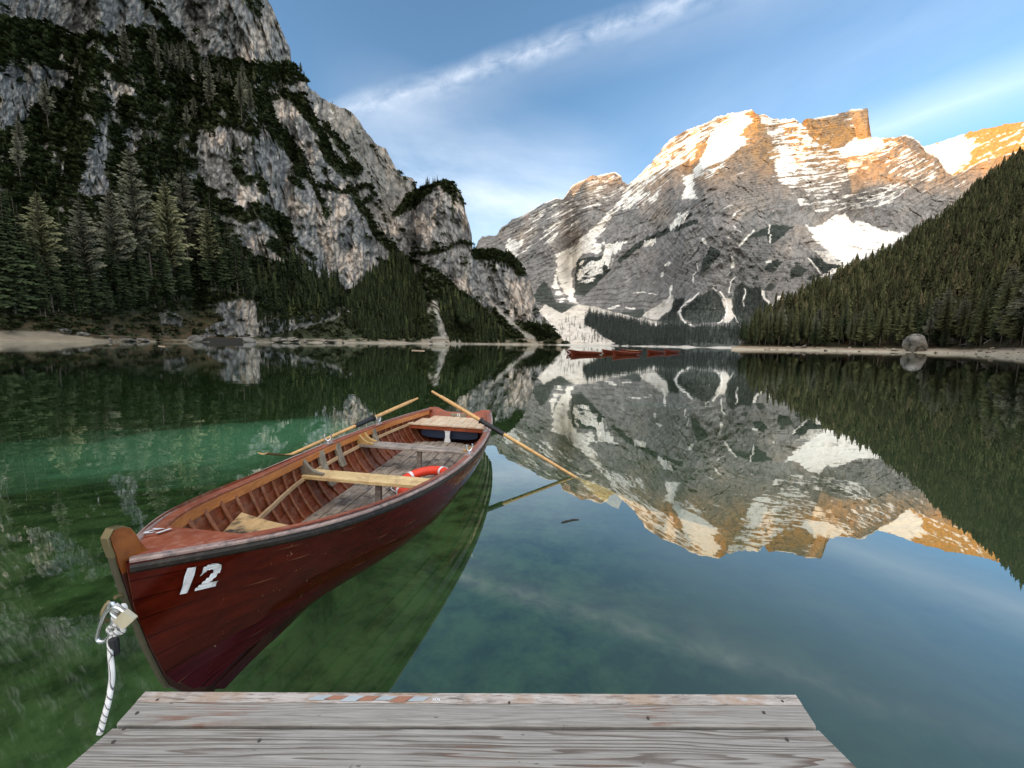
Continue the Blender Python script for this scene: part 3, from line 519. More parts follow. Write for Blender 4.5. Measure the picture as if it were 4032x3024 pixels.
# facing = 1-cos(incidence)
fr = t.ramp(lw.outputs['Facing'], [(0, .07), (.25, .12), (.45, .18), (.65, .36), (.8, .64), (.92, .9), (1, .97)])
gl = t.add('ShaderNodeBsdfGlossy', i_Roughness=.008); gl.inputs['Color'].default_value = (.93, .97, .98, 1); t.l.new(bmp.outputs[0], gl.inputs['Normal'])
tr = t.add('ShaderNodeBsdfTransparent'); tr.inputs['Color'].default_value = (.80, .92, .76, 1)
mx = t.add('ShaderNodeMixShader'); t.l.new(fr, mx.inputs[0]); t.l.new(tr.outputs[0], mx.inputs[1]); t.l.new(gl.outputs[0], mx.inputs[2])
t.l.new(mx.outputs[0], t.n['Material Output'].inputs[0])
wo = mesh_obj('lake_water', [(-420, -60, 0), (900, -60, 0), (900, 1150, 0), (-420, 1150, 0)], [(0, 1, 2, 3)], wm); tag(wo, kind='structure')
go = mesh_obj('ground', [(-9000, -9000, -24), (9000, -9000, -24), (9000, 12000, -24), (-9000, 12000, -24)], [(0, 1, 2, 3)], soil, cols=np.full((4, 3), .05)); tag(go, kind='structure')
# ================================================================ the moored rowing boat
BX, BY, YAW, BL = -1.4398, 1.3156, .1069, 5.0844
def ncub(xs, ys, x):
    xs = A(xs, float); ys = A(ys, float); n = len(xs); h = np.diff(xs); M_ = np.zeros((n, n)); b = np.zeros(n); M_[0, 0] = M_[-1, -1] = 1
    for i in range(1, n-1):
        M_[i, i-1] = h[i-1]; M_[i, i] = 2*(h[i-1]+h[i]); M_[i, i+1] = h[i]; b[i] = 6*((ys[i+1]-ys[i])/h[i]-(ys[i]-ys[i-1])/h[i-1])
    m = np.linalg.solve(M_, b); i = np.clip(np.searchsorted(xs, x)-1, 0, n-2); hh = h[i]; a = (xs[i+1]-x)/hh; c = (x-xs[i])/hh
    return a*ys[i]+c*ys[i+1]+((a**3-a)*m[i]+(c**3-c)*m[i+1])*hh**2/6
def z_sheer(t): return ncub([0, .25, .5, .75, 1.], [.8021, .6016, .52, .4921, .4712], t)
def b_sheer(t): return ncub([0, .08, .2, .35, .5, .7, .85, 1], [.025, .3367, .5696, .7224, .7937, .7659, .6791, .5369], t)
STEM_S = lambda u: np.interp(u, [0, .2, .35, .55, .75, 1], [.38, .17, .105, .055, .012, -.012])
STEM_Z = lambda u: np.interp(u, [0, .2, .35, .55, .75, 1], [-.10, .10, .233, .42, .60, .80])
def hull(t, u, off=0.):
    """outer surface point (near side, b > 0), t along the sheer, u keel -> gunwale"""
    t = np.asarray(t, float); u = np.asarray(u, float)
    th = u*np.pi/2; f = sstep(0., .42, t)
    kz = np.interp(t, [0, .1, .3, .6, .85, 1], [-.10, -.12, -.14, -.13, -.08, .02])
    zs = z_sheer(t)
    by = (1-f)*(u**.95)+f*np.sin(th)**.72
    # fine entry, round bilge amidships, wineglass stern
    hz = (1-f)*u+f*(1-np.cos(th)**1.25)
    hz = hz*(1-.0)+0
    ent = 1-.42*(1-sstep(0, .3, t))*(1-u)
    b = b_sheer(t)*by*ent
    k = (1-sstep(0, .13, t))
    z = (1-k)*(kz+(zs-kz)*hz)+k*(STEM_Z(u)+(zs-.8021)*u)
    s = t*BL+STEM_S(u)*(1-sstep(0, .45, t))-(.24*(1-u))*sstep(.8, 1, t)
    return b+off, s, z
def T_hull(t, u, off=0., side=1):
    b, s, z = hull(t, u); e = 1e-3
    b1, s1, z1 = hull(t, np.clip(u+e, 0, 1)); b0, s0, z0 = hull(t, np.clip(u-e, 0, 1))
    db, dz = b1-b0, z1-z0; L_ = np.hypot(db, dz)+1e-9
    return np.stack([side*(b+off*dz/L_), s, z-off*db/L_], -1)
def mwood(name, c0, c1, scale=(30, 2.2, 30), rough=.35, spec=.5, wear=None, wearc=(.3, .27, .25), wamt=.5, bump_=.25, bands=True, cdark=None):
    m, t, b = new_mat(name); oc = t.add('ShaderNodeTexCoord').outputs['Object']
    g = t.noise(t.mapping(oc, scale=scale), 1., 6, .65, .35); g2 = t.noise(oc, 3.1, 4, .6)
    col = t.mix(t.ramp(g, [(.3, 0), (.7, 1)]), c0, c1)
    col = t.mix(t.math('MULTIPLY', t.ramp(g2, [(.35, 0), (.7, 1)]), .5), col, tuple(.55*x for x in c0))
    if cdark: col = t.mix(t.ramp(t.noise(oc, 7., 5, .65), [(.52, 0), (.60, 1)]), col, cdark)
    if wear is not None: col = t.mix(t.math('MULTIPLY', t.ramp(t.noise(oc, wear, 7, .75), [(.50, 0), (.62, 1)]), wamt), col, wearc)
    t.l.new(col, b.inputs['Base Color']); b.inputs['Roughness'].default_value = rough; b.inputs['Specular IOR Level'].default_value = spec
    t.l.new(t.bump(g, bump_, .004), b.inputs['Normal']); return m
def plain(name, c, rough=.5, metal=0., spec=.5):
    m, t, b = new_mat(name); oc = t.add('ShaderNodeTexCoord').outputs['Object']; n = t.noise(oc, 18., 5, .6)
    t.l.new(t.mix(1.0, t.mix(0., c, c), t.ramp(n, [(.2, .78), (.8, 1.15)]), 'MULTIPLY'), b.inputs['Base Color'])
    b.inputs['Roughness'].default_value = rough; b.inputs['Metallic'].default_value = metal; b.inputs['Specular IOR Level'].default_value = spec; return m
M_in = mwood('weathered red planking', (.085, .016, .007), (.25, .060, .022), (9, 9, 60), .3, .45, 14., (.34, .24, .18), .22)
M_rib = mwood('rib wood', (.13, .034, .012), (.32, .11, .038), (60, 60, 8), .5, .4, 20., (.35, .24, .19), .35)
M_cap = mwood('red gunwale cap', (.23, .052, .026), (.40, .125, .065), (40, 3, 40), .3, .45, 22., (.55, .34, .26), .25)
M_inw = mwood('orange inwale', (.42, .13, .035), (.66, .26, .08), (40, 3, 40), .3, .5)
M_edge = mwood('worn rail edge', (.26, .165, .145), (.52, .40, .36), (40, 2, 40), .45, .4, 18., (.10, .09, .09), .8)
M_rub = mwood('black rub rail', (.010, .009, .008), (.028, .024, .02), (40, 2, 40), .4, .3, 30., (.15, .11, .08), .25)
M_yel = mwood('yellow thwart pine', (.68, .46, .20), (.88, .68, .36), (3.5, 40, 40), .45, .4, 9., (.34, .2, .1), .55)
M_gry = mwood('weathered grey thwart', (.20, .165, .14), (.50, .43, .37), (3, 50, 40), .75, .2, 12., (.09, .08, .075), .55)
M_knee = mwood('grey brown knee', (.16, .135, .10), (.40, .34, .25), (12, 12, 12), .6, .3, 16., (.12, .10, .085), .5)
M_kneo = mwood('ochre knee', (.42, .25, .09), (.68, .44, .18), (14, 14, 14), .5, .3)
M_flr = mwood('weathered floorboard', (.17, .135, .105), (.44, .36, .28), (40, 2.5, 40), .7, .2, 9., (.50, .46, .42), .4, cdark=(.09, .075, .065))
M_bnch = mwood('worn stern bench', (.62, .46, .30), (.82, .68, .50), (30, 3, 30), .5, .3, 8., (.58, .28, .13), .65, cdark=None)
M_och = mwood('peeling bow bench', (.52, .32, .14), (.74, .52, .26), (20, 6, 20), .5, .3, 4.5, (.04, .035, .03), 1.)
M_str = mwood('pale stringer', (.46, .28, .14), (.68, .48, .28), (30, 3, 30), .5, .3)
M_stem = mwood('stem varnish', (.14, .035, .008), (.40, .13, .03), (14, 14, 10), .28, .5)
M_brass = plain('aged brass band', (.20, .155, .075), .4, .5); M_dkm = plain('dark stem mahogany', (.05, .012, .006), .35); M_band = plain('dull metal stem band', (.10, .085, .05), .5, .3); M_steel = plain('galvanised steel', (.75, .76, .78), .24, 1.0)
M_white = mwood('white number sticker', (.74, .74, .78), (.86, .86, .90), (8, 8, 8), .5, .3, 26., (.48, .43, .33), .45, bump_=.05)
M_wht = plain('white paint', (.78, .78, .78), .5); M_blue = plain('dark blue tank', (.035, .055, .11), .38); M_blk = plain('black rubber', (.012, .012, .014), .5)
M_oar = mwood('varnished oar', (.58, .30, .10), (.80, .52, .22), (30, 30, 30), .35, .5, 16., (.35, .18, .08), .4)
M_red = plain('orange red ring foam', (.78, .055, .018), .5)
M_trn = mwood('transom mahogany', (.26, .05, .018), (.46, .11, .04), (3, 30, 14), .35, .5, 16., (.1, .05, .03), .5)
mh, t, b = new_mat('dark red varnished hull')
vc_ = t.add('ShaderNodeVertexColor', layer_name='Col').outputs[0]; oc = t.add('ShaderNodeTexCoord').outputs['Object']
g = t.noise(t.mapping(oc, scale=(20, 1.6, 26)), 1., 6, .65, .3); sc1 = t.noise(t.mapping(oc, scale=(1, 1, .55)), 42., 5, .75, .4); msk = t.ramp(t.noise(oc, 2.3, 3, .5), [(.46, 0), (.6, 1)])
col = t.mix(1.0, vc_, t.ramp(g, [(.25, .55), (.75, 1.5)]), 'MULTIPLY')
scm = t.math('MULTIPLY', t.ramp(sc1, [(.655, 0), (.68, 1)]), msk)
upz = t.add('ShaderNodeSeparateXYZ', i_0=oc).outputs[2]
col = t.mix(scm, col, (.36, .20, .11)); t.l.new(col, b.inputs['Base Color'])
t.l.new(t.ramp(t.noise(oc, 6., 5, .6), [(.3, .08), (.7, .2)]), b.inputs['Roughness']); b.inputs['Specular IOR Level'].default_value = .2; b.inputs['Coat Weight'].default_value = .03; b.inputs['Coat Roughness'].default_value = .15
t.l.new(t.bump(g, .18, .003), b.inputs['Normal'])

NSTR = 9
us = np.linspace(0, 1, NSTR+1)**.92
def hull_mesh(inner):
    V = []; F = []; Cc = []; nt = 72; ts = np.linspace(0, 1, nt)
    for side in (1, -1):
        for k in range(NSTR):
            rows = []
            for j, fr_ in enumerate((0, .09, .35, .7, .88, 1)):
                u = us[k]+(us[k+1]-us[k])*fr_
                o = (.017*(1-fr_) if not inner else -.016-.011*fr_)*np.clip(ts*14, .1, 1) if not inner else (-.016-.011*fr_)*np.clip(ts*14, .1, 1)
                p = T_hull(ts, np.full(nt, u), o, side); p[:, 0] = side*np.maximum(side*p[:, 0], .012 if not inner else .004); rows.append(p)
            # lap edge closing strip, coloured near black to strengthen the lap shadow
            u = us[k] if not inner else us[k+1]; o2 = 0. if not inner else -.016
            e = T_hull(ts, np.full(nt, u), o2*np.clip(ts*14, .1, 1), side); e[:, 0] = side*np.maximum(side*e[:, 0], .004)
            def strip(a, b_, dark=False):
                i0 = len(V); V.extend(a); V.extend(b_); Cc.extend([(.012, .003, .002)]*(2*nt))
                for i in range(nt-1):
                    q = (i0+i, i0+i+1, i0+nt+i+1, i0+nt+i); F.append(q if (side == 1) != inner else q[::-1])
            i0 = len(V)
            for r in rows: V.extend(r)
            for r in range(5):
                for i in range(nt-1):
                    q = (i0+r*nt+i, i0+r*nt+i+1, i0+(r+1)*nt+i+1, i0+(r+1)*nt+i); F.append(q if (side == 1) != inner else q[::-1])
            for jr, r in enumerate(rows):
                for p in r:
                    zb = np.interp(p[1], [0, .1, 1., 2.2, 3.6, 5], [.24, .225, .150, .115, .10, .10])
                    cc = A((.070, .006, .012) if p[2] < zb else (.066, .0062, .0028)); wn = float(pnoise(p[1]*7., k*3.3+side, 2.)); Cc.append(tuple(cc*.12) if jr == 5 else (tuple(cc*.3+A((.20, .09, .05))*.8) if jr == 0 and wn > .28 and not inner else tuple(cc)))  # top row is a dark seam line that also deepens the lap shadow
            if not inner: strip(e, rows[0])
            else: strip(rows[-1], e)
    return np.array(V), F, np.array(Cc)
HEEL = .0308
def place_boat(root, x, y, yaw, heel=0.): root.location = (x, y, 0); root.rotation_euler = (0, heel, -yaw)
def sweep(path, ups, outs, prof, closed_prof=True):
    """path Nx3, ups/outs Nx3 frames, prof list of (out, up)"""
    path = A(path); n = len(path); k = len(prof); V = []
    for i in range(n):
        for o_, u_ in prof: V.append(path[i]+outs[i]*o_+ups[i]*u_)
    F = [(i*k+j, (i+1)*k+j, (i+1)*k+(j+1) % k, i*k+(j+1) % k) for i in range(n-1) for j in range(k)]
    F.append(tuple(range(k))[::-1]); F.append(tuple((n-1)*k+j for j in range(k)))
    return np.array(V), F
def rrect(x0, x1, y0, y1, r=.004):
    return [(x0+r, y0), (x1-r, y0), (x1, y0+r), (x1, y1-r), (x1-r, y1), (x0+r, y1), (x0, y1-r), (x0, y0+r)]
def frames(path):
    T = np.gradient(path, axis=0); T /= np.linalg.norm(T, axis=1)[:, None]
    up = np.tile([0, 0, 1.], (len(path), 1)); out = np.cross(T, up); out /= np.linalg.norm(out, axis=1)[:, None]; return out, np.cross(out, T)
def join(parts):
    V = []; F = []; n = 0
    for v, f in parts: V.append(A(v)); F += [tuple(i+n for i in q) for q in f]; n += len(v)
    return np.concatenate(V), F
def box(x0, x1, y0, y1, z0, z1, bev=.003):
    P, F = sweep(A([(0, y0, 0), (0, y1, 0)], float), A([(0, 0, 1.)]*2), A([(1., 0, 0)]*2), rrect(x0, x1, z0, z1, bev)); return P, F
def tube(path, rads, seg=12, cap=True):
    path = A(path, float); n = len(path); rads = np.broadcast_to(rads, n)
    T = np.gradient(path, axis=0); T /= np.linalg.norm(T, axis=1)[:, None]+1e-12
    u = np.cross(T[0], [0, 0, 1.]); u = np.cross(T[0], [0, 1., 0]) if np.linalg.norm(u) < .1 else u; u /= np.linalg.norm(u); V = []
    for i in range(n):
        u = u-T[i]*(u@T[i]); u /= np.linalg.norm(u); v = np.cross(T[i], u)
        for j in range(seg):
            a = 2*np.pi*j/seg; V.append(path[i]+rads[i]*(np.cos(a)*u+np.sin(a)*v))
    F = [(i*seg+j, i*seg+(j+1) % seg, (i+1)*seg+(j+1) % seg, (i+1)*seg+j) for i in range(n-1) for j in range(seg)]
    if cap: F += [tuple(range(seg))[::-1], tuple((n-1)*seg+j for j in range(seg))]
    return np.array(V), F
def plate(outline, th, axis='x'):
    """prism of a 2-D outline (a, b) with thickness th, along x (outline in y,z) or z (outline in x,y)"""
    n = len(outline); V = []
    for s_ in (-.5, .5):
        for a, b_ in outline: V.append((s_*th, a, b_) if axis == 'x' else ((a, b_, s_*th) if axis == 'z' else (a, s_*th, b_)))
    F = [tuple(range(n))[::-1], tuple(range(n, 2*n))]+[(i, (i+1) % n, n+(i+1) % n, n+i) for i in range(n)]
    return np.array(V), F
def smooth_by_angle(o, ang=35):
    me = o.data; bm = bmesh.new(); bm.from_mesh(me); bmesh.ops.recalc_face_normals(bm, faces=bm.faces)
    for e in bm.edges: e.smooth = len(e.link_faces) == 2 and e.calc_face_angle(0) < rad(ang)
    for f in bm.faces: f.smooth = True
    bm.to_mesh(me); bm.free(); return o
def part(name, VF, mat, parent, sm=True, label=None):
    o = mesh_obj(name, VF[0], VF[1], mat, parent)
    if sm: smooth_by_angle(o)
    if label: o['label'] = label
    return o
def inner_b(s, z):                      # inner half breadth at station s, height z
    t_ = np.clip(s/BL, 0, 1); u = np.linspace(0, 1, 60)
    p = T_hull(np.full(60, t_), u, -.03, 1); return float(np.interp(z, p[:, 2], p[:, 0]))
def text_mesh(body, size, offset=.0):
    cu = bpy.data.curves.new('tmp_text', 'FONT'); cu.body = body; cu.size = size; cu.offset = offset; cu.align_x = 'CENTER'; cu.align_y = 'CENTER'; cu.resolution_u = 6
    o = bpy.data.objects.new('tmp_text', cu); C.objects.link(o); dg = bpy.context.evaluated_depsgraph_get()
    me = bpy.data.meshes.new_from_object(o.evaluated_get(dg)); bpy.data.objects.remove(o); bpy.data.curves.remove(cu)
    bm = bmesh.new(); bm.from_mesh(me); bmesh.ops.remove_doubles(bm, verts=bm.verts, dist=1e-5)
    V = np.array([v.co[:] for v in bm.verts]); F = [tuple(v.index for v in f.verts) for f in bm.faces]; bm.free(); bpy.data.meshes.remove(me); return V, F
boat = empty('rowing_boat'); place_boat(boat, BX, BY, YAW, HEEL)
tag(boat, 'dark red clinker rowing boat numbered 12 moored beside the grey wooden jetty', 'rowing boat')
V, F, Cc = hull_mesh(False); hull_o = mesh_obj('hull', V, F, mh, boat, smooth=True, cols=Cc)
V, F, Cc = hull_mesh(True); part_in = mesh_obj('inner_planking', V, F, M_in, boat, smooth=True)
# rails
tsr = np.linspace(0.0, 1, 90)
for side in (1, -1):
    pth = np.stack([side*b_sheer(tsr), tsr*BL, z_sheer(tsr)], -1); out, up = frames(pth); out = out*np.where((out[:, 0]*side) < 0, -1, 1)[:, None]; up = np.tile([0, 0, 1.], (len(pth), 1))
    sm_ = lambda prof, m, nm, a=0, b_=None: part(nm, sweep(pth[a:b_], up[a:b_], out[a:b_], prof if side == 1 else prof[::-1]), m, boat)
    sm_(rrect(-.024, .015, -.056, -.0175, .012), M_rub, 'rub_rail')
    sm_(rrect(-.024, .009, -.017, .001, .005), M_edge, 'rail_edge')
    sm_(rrect(-.074, -.0245, -.022, -.002, .004), M_cap, 'gunwale', 3)
    sm_(rrect(-.0735, -.052, -.085, -.0225, .003), M_inw, 'inwale', 5, 88)
# stem post
so_ = [(.11, .775), (.068, .80), (.048, .84), (.034, .878), (.019, .908), (-.004, .925), (-.03, .929), (-.045, .905), (-.041, .873), (-.031, .828), (-.024, .78), (-.005, .676), (.011, .587), (.03, .52), (.057, .399), (.088, .288), (.103, .233), (.129, .161), (.20, .05), (.32, -.06), (.34, -.04), (.22, .06), (.15, .17), (.115, .25), (.10, .30), (.075, .40), (.05, .52), (.035, .60), (.02, .68), (.02, .75)]
hd_ = [p for p in so_[:11]]+[(-.018, .752), (.04, .752)]
part('stem_head', plate(hd_, .033), M_stem, boat)
part('stem_post', plate([p for p in so_[10:]], .026), M_dkm, boat)
bd = A([(0, s_-.004, z_) for s_, z_ in so_[3:18]]); T_ = np.gradient(bd, axis=0); T_ /= np.linalg.norm(T_, axis=1)[:, None]; nn = np.cross(T_, [1., 0, 0])
for a_, b_, m_, w_ in ((0, 7, M_brass, .0155), (6, len(bd), M_band, .012)): part('stem_band', sweep((bd+nn*.003)[a_:b_], np.tile([1., 0, 0], (b_-a_, 1)), nn[a_:b_], rrect(-.006, .003, -w_, w_, .002)), m_, boat)
ring = [(0, -.035+.04*np.sin(a), .632+.04*np.cos(a)) for a in np.linspace(.0, 2*np.pi-.4, 20)]
part('mooring_eye', tube(ring, .0075, 8), M_brass, boat)
# breasthook with its upside-down number
tb = np.linspace(.004, .135, 24); lft = [(-float(b_sheer(x)-.03), x*BL, float(z_sheer(x))-.006) for x in tb]; rg_ = [(-p[0], p[1], p[2]) for p in lft]
Vb = []; Fb = []
nx_ = 11
for i in range(len(tb)):
    for j in range(nx_):
        f_ = j/(nx_-1)*2-1; b0 = -lft[i][0]
        lim = .315+.04*abs(f_)**3
        s_ = min(lft[i][1], lim); zz = float(z_sheer(s_/BL))-.006; bb = float(b_sheer(s_/BL))-.028
        Vb.append((bb*f_, s_, zz+.012*(1-f_*f_)))
for i in range(len(tb)-1):
    for j in range(nx_-1): Fb.append((i*nx_+j, i*nx_+j+1, (i+1)*nx_+j+1, (i+1)*nx_+j))
Vb = A(Vb); n_ = len(Vb); V2 = np.concatenate([Vb, Vb-[0, 0, .025]]); F2 = Fb+[tuple(n_+q for q in f[::-1]) for f in Fb]
m_ = len(tb)-1; F2 += [(m_*nx_+j, m_*nx_+j+1, n_+m_*nx_+j+1, n_+m_*nx_+j) for j in range(nx_-1)]
part('breasthook', (V2, F2), M_cap, boat)
tv, tf = text_mesh('12', .115, .003)
sy = .25; V = [(-.145-x*.95, .252-y*1.0*.72, float(z_sheer(.06))+.004) for x, y, z in tv]
V = [(x, y, float(z_sheer(y/BL))-.006+.012*(1-(x/max(.05, float(b_sheer(y/BL))-.028))**2)+.010) for x, y, z in V]
part('number', (A(V), tf), M_white, boat, False)
# number on the near bow side and its plain surface search
_t = np.linspace(.02, .5, 240); _u = np.linspace(.3, 1, 160); _TT, _UU = np.meshgrid(_t, _u, indexing='ij')
MW = lambda: np.array(boat.matrix_world)
bpy.context.view_layer.update(); _mw = np.array(boat.matrix_world)
_HP = T_hull(_TT, _UU, .016, 1); _HW = _HP@_mw[:3, :3].T+_mw[:3, 3]; _hx, _hy = proj(_HW)
def hull_px(px, py):
    k = np.argmin((_hx-px)**2+(_hy-py)**2); return _HP.reshape(-1, 3)[k]
q0 = hull_px(786, 2282); qr = hull_px(850, 2268); qu = hull_px(799, 2232)
ex = (qr-q0); ex /= np.linalg.norm(ex); ez = (qu-q0); ez /= np.linalg.norm(ez); nr = np.cross(ex, ez); nr *= np.sign(nr[0])
def num_on_hull(scale_px=94):
    k = np.linalg.norm(qu-q0)/50*scale_px
    tv, tf = text_mesh('12', k*1.38, .0065)
    bm = bmesh.new(); vs = [bm.verts.new(p) for p in tv]
    for f in tf: bm.faces.new([vs[i] for i in f])
    bmesh.ops.triangulate(bm, faces=bm.faces); bmesh.ops.subdivide_edges(bm, edges=bm.edges, cuts=2, use_grid_fill=True)
    P = []
    flat = _HP.reshape(-1, 3)
    for v in bm.verts:
        p = q0+ex*v.co.x*.92+ez*v.co.y
        d_ = (flat[:, 1]-p[1])**2+(flat[:, 2]-p[2])**2; j = np.argmin(d_); p = np.array([flat[j, 0]+.002, p[1], p[2]]); P.append(p)
    bm.verts.index_update(); F_ = [tuple(v.index for v in f.verts) for f in bm.faces]; bm.free(); return A(P), F_
part('number', num_on_hull(), M_white, boat, False)
# transom
bs = np.linspace(-1, 1, 41); tw = float(b_sheer(1.))-.004; top = []
for x in bs*tw:
    a = abs(x); top.append((x, float(np.interp(a, [0, .19, .24, .30, .37, .42, .54], [.432, .432, .438, .458, .488, .497, .485]))))
ub = np.linspace(1, 0, 24); hb = T_hull(np.ones(24), ub, -.004, 1); low = [(p[0], p[2]) for p in hb[1:]]+[(-p[0], p[2]) for p in hb[::-1][1:-1]]
outl = top+low; cen = [(x, z) for x, z in outl]
def tr_y(z): return BL-.24*np.interp(z, [.0, .47], [1, 0])-.0
n_ = len(outl); V = [(x, tr_y(z)-.012, z) for x, z in outl]+[(x, tr_y(z)+.014, z) for x, z in outl]
part('transom', (A(V), [tuple(range(n_))[::-1], tuple(range(n_, 2*n_))]+[(i, (i+1) % n_, n_+(i+1) % n_, n_+i) for i in range(n_)]), M_trn, boat)
nb = part('number_board', box(-.135, .135, tr_y(.37)-.03, tr_y(.37)-.0145, .352, .426), M_knee, boat, label='small dark board with a white 12 on the transom')
tv, tf = text_mesh('12', .064, .003); part('number', (A([(x, tr_y(.37)-.0325, .398+y) for x, y, z in tv]), tf), M_wht, nb, False)
# ribs
for k in range(27):
    s_ = .42+.157*k; t_ = s_/BL
    if t_ > .93: break
    uu = np.linspace(.10, .965, 22); pts = []
    a_ = T_hull(np.full(22, t_), uu, -.030, 1); b_ = T_hull(np.full(22, t_), uu, -.030, -1)
    pth = np.concatenate([b_[::-1], a_])
    T_ = np.gradient(pth, axis=0); T_ /= np.linalg.norm(T_, axis=1)[:, None]; up = np.cross(T_, [0, -1., 0]); up *= np.sign(up[:, 2:3]+1e-3)*0+1
    up = np.where((up[:, 2] < 0)[:, None], -up, up)
    up[:11] = np.where((up[:11, 0] < 0)[:, None], -up[:11], up[:11]); up[-11:] = np.where((up[-11:, 0] > 0)[:, None], -up[-11:], up[-11:])
    part('rib', sweep(pth, up, np.tile([0, 1., 0], (len(pth), 1)), rrect(-.012, .012, -.006, .012, .003)), M_rib, boat)
# stringers (pale risers), both sides
for side in (1, -1):
    ss = np.linspace(.95, 4.45, 40); pth = []
    for s_ in ss:
        z_ = .345-.0*s_+.06*max(0, 1.4-s_); pth.append((side*(inner_b(s_, z_)-.018), s_, z_))
    pth = A(pth); out, up = frames(pth); out = out*np.where((out[:, 0]*side) < 0, -1, 1)[:, None]
    part('stringer', sweep(pth, np.tile([0, 0, 1.], (40, 1)), out, rrect(-.010, .008, -.022, .016, .003)), M_str, boat)
def thwart(s0, s1, z, mat, th=.032, label=None, nm='thwart'):
    V = []; bl = [inner_b(s_, z)-.006 for s_ in (s0, s1)]
    outl = [(-bl[0], s0), (bl[0], s0), (bl[1], s1), (-bl[1], s1)]
    v, f = plate(outl, th, 'z'); v[:, 2] += z-th/2; o = part(nm, (v, f), mat, boat, label=label)
    md = o.modifiers.new('bevel', 'BEVEL'); md.width = .005; md.segments = 2; md.limit_method = 'ANGLE'; return o
thwart(1.935, 2.13, .375, M_yel, .034, 'pale yellow thwart'); thwart(3.03, 3.235, .365, M_gry, .03, 'weathered grey thwart')
def post(s_, w=.05, d=.04, top=.33, bt=.08): part('thwart_post', join([box(-w/2-.0, w/2, s_-d/2, s_+d/2, bt, top-.012), box(-.12, .12, s_-.03, s_+.03, top-.012, top+.004)]), M_gry, boat)
post(2.06, top=.337); post(3.13, top=.33)
# knees: concave brackets standing on the thwarts
def knee(s_, side, z, mat, h=.13, ln=.2, th=.035):
    bi = inner_b(s_, z+h)-.0; bt = inner_b(s_, z)-.0
    pts = [(bt, z), (bi+.012, z+h), (bi-.045, z+h)]
    for a in np.linspace(0, 1, 8)[1:-1]:
        x = bi-.045+(bt-ln-bi+.045)*a; zz = z+.018+(h-.018)*(1-a)**2.6; pts.append((x, zz))
    pts += [(bt-ln, z+.016), (bt-ln, z+.001)]
    v, f = plate([(side*x, zz) for x, zz in pts], th, 'y'); v[:, 1] += s_; part('knee', (v, f), mat, boat)
for side in (1, -1):
    knee(1.985, side, .3765, M_knee); knee(3.07, side, .3665, M_kneo, .11, .19); knee(3.19, side, .3665, M_kneo, .11, .17)
    for s_ in (2.30, 2.62, 3.42): # rowlock chocks hanging from the inwale
        zt = float(z_sheer(s_/BL))-.03; pth = A([(side*(inner_b(s_, z_)-.022), s_, z_) for z_ in np.linspace(zt, .16 if s_ < 2.5 else .25, 8)])
        part('rowlock_chock', sweep(pth, np.tile([0, 1., 0], (8, 1)), np.tile([float(side), 0, 0], (8, 1)), rrect(-.022, .02, -.045, .045, .008)), M_knee, boat)
# bow bench
V = []; ss = np.linspace(.48, 1.02, 16); nx_ = 15
for s_ in ss:
    for j in range(nx_):
        f_ = j/(nx_-1)*2-1; s2 = s_ if s_ < .8 else s_-(s_-.8)*.45*(1-abs(f_)**1.6)
        V.append((f_*(inner_b(s2, .46)-.012), s2, .47))
V = A(V); n_ = len(V); Fb = [(i*nx_+j, i*nx_+j+1, (i+1)*nx_+j+1, (i+1)*nx_+j) for i in range(15) for j in range(nx_-1)]
part('bow_bench', (np.concatenate([V, V-[0, 0, .022]]), Fb+[tuple(n_+q for q in f[::-1]) for f in Fb]+[(15*nx_+j, 15*nx_+j+1, n_+15*nx_+j+1, n_+15*nx_+j) for j in range(nx_-1)]), M_och, boat, label='ochre bow bench with peeling black patches')
# floorboards
bx = []
for j in range(9):
    x0_ = -.47+j*.1045; x1_ = x0_+.0965
    s0_ = 1.25+.35*abs(j-4)/4; s1_ = 4.42-.15*abs(j-4)/4
    for a, b_ in ((s0_, 2.6+.02*(j % 2)), (2.608+.02*(j % 2), s1_)): bx.append(box(x0_, x1_, a, b_, .078, .10+.003*math.sin(j*2.3), .002))
part('floorboards', join(bx), M_flr, boat)
# stern bench, apron, support, tank
bx = []; wmx = lambda s_: inner_b(s_, .355)-.01
xs_ = np.linspace(-.66, .66, 12)
for j in range(11):
    x0_, x1_ = xs_[j]+.003, xs_[j+1]-.003
    s1_ = 4.99; 
    while s1_ > 4.4 and max(abs(x0_), abs(x1_)) > wmx(s1_): s1_ -= .02
    x0_ = np.clip(x0_, -wmx(4.33), wmx(4.33)); x1_ = np.clip(x1_, -wmx(4.33), wmx(4.33))
    if x1_-x0_ > .01: bx.append(box(x0_, x1_, 4.31, s1_, .346, .366, .003))
part('stern_bench', join(bx), M_bnch, boat)
w_ = inner_b(4.33, .31)-.005; v, f = plate([(-w_-.02, .3435), (w_+.02, .3435), (w_, .285), (-w_, .285)], .02, 'y'); v[:, 1] += 4.34; part('bench_apron', (v, f), M_trn, boat)
hs = [(.055, .285), (.035, .25), (.033, .17), (.05, .101)]; v, f = plate([(x, z) for x, z in hs]+[(-x, z) for x, z in hs[::-1]], .03, 'y'); v[:, 1] += 4.36; part('bench_support', (v, f), M_wht, boat)
tk = []; 
for s_ in np.linspace(4.46, 4.86, 8):
    w_ = inner_b(s_, .20)-.05; h_ = .13*np.sqrt(max(.05, 1-((s_-4.66)/.24)**2)); w_ *= .94
    tk.append([(w_*np.sign(np.cos(a))*abs(np.cos(a))**.5, s_, .20+h_*np.sign(np.sin(a))*abs(np.sin(a))**.6) for a in np.linspace(0, 2*np.pi, 28, endpoint=False)])
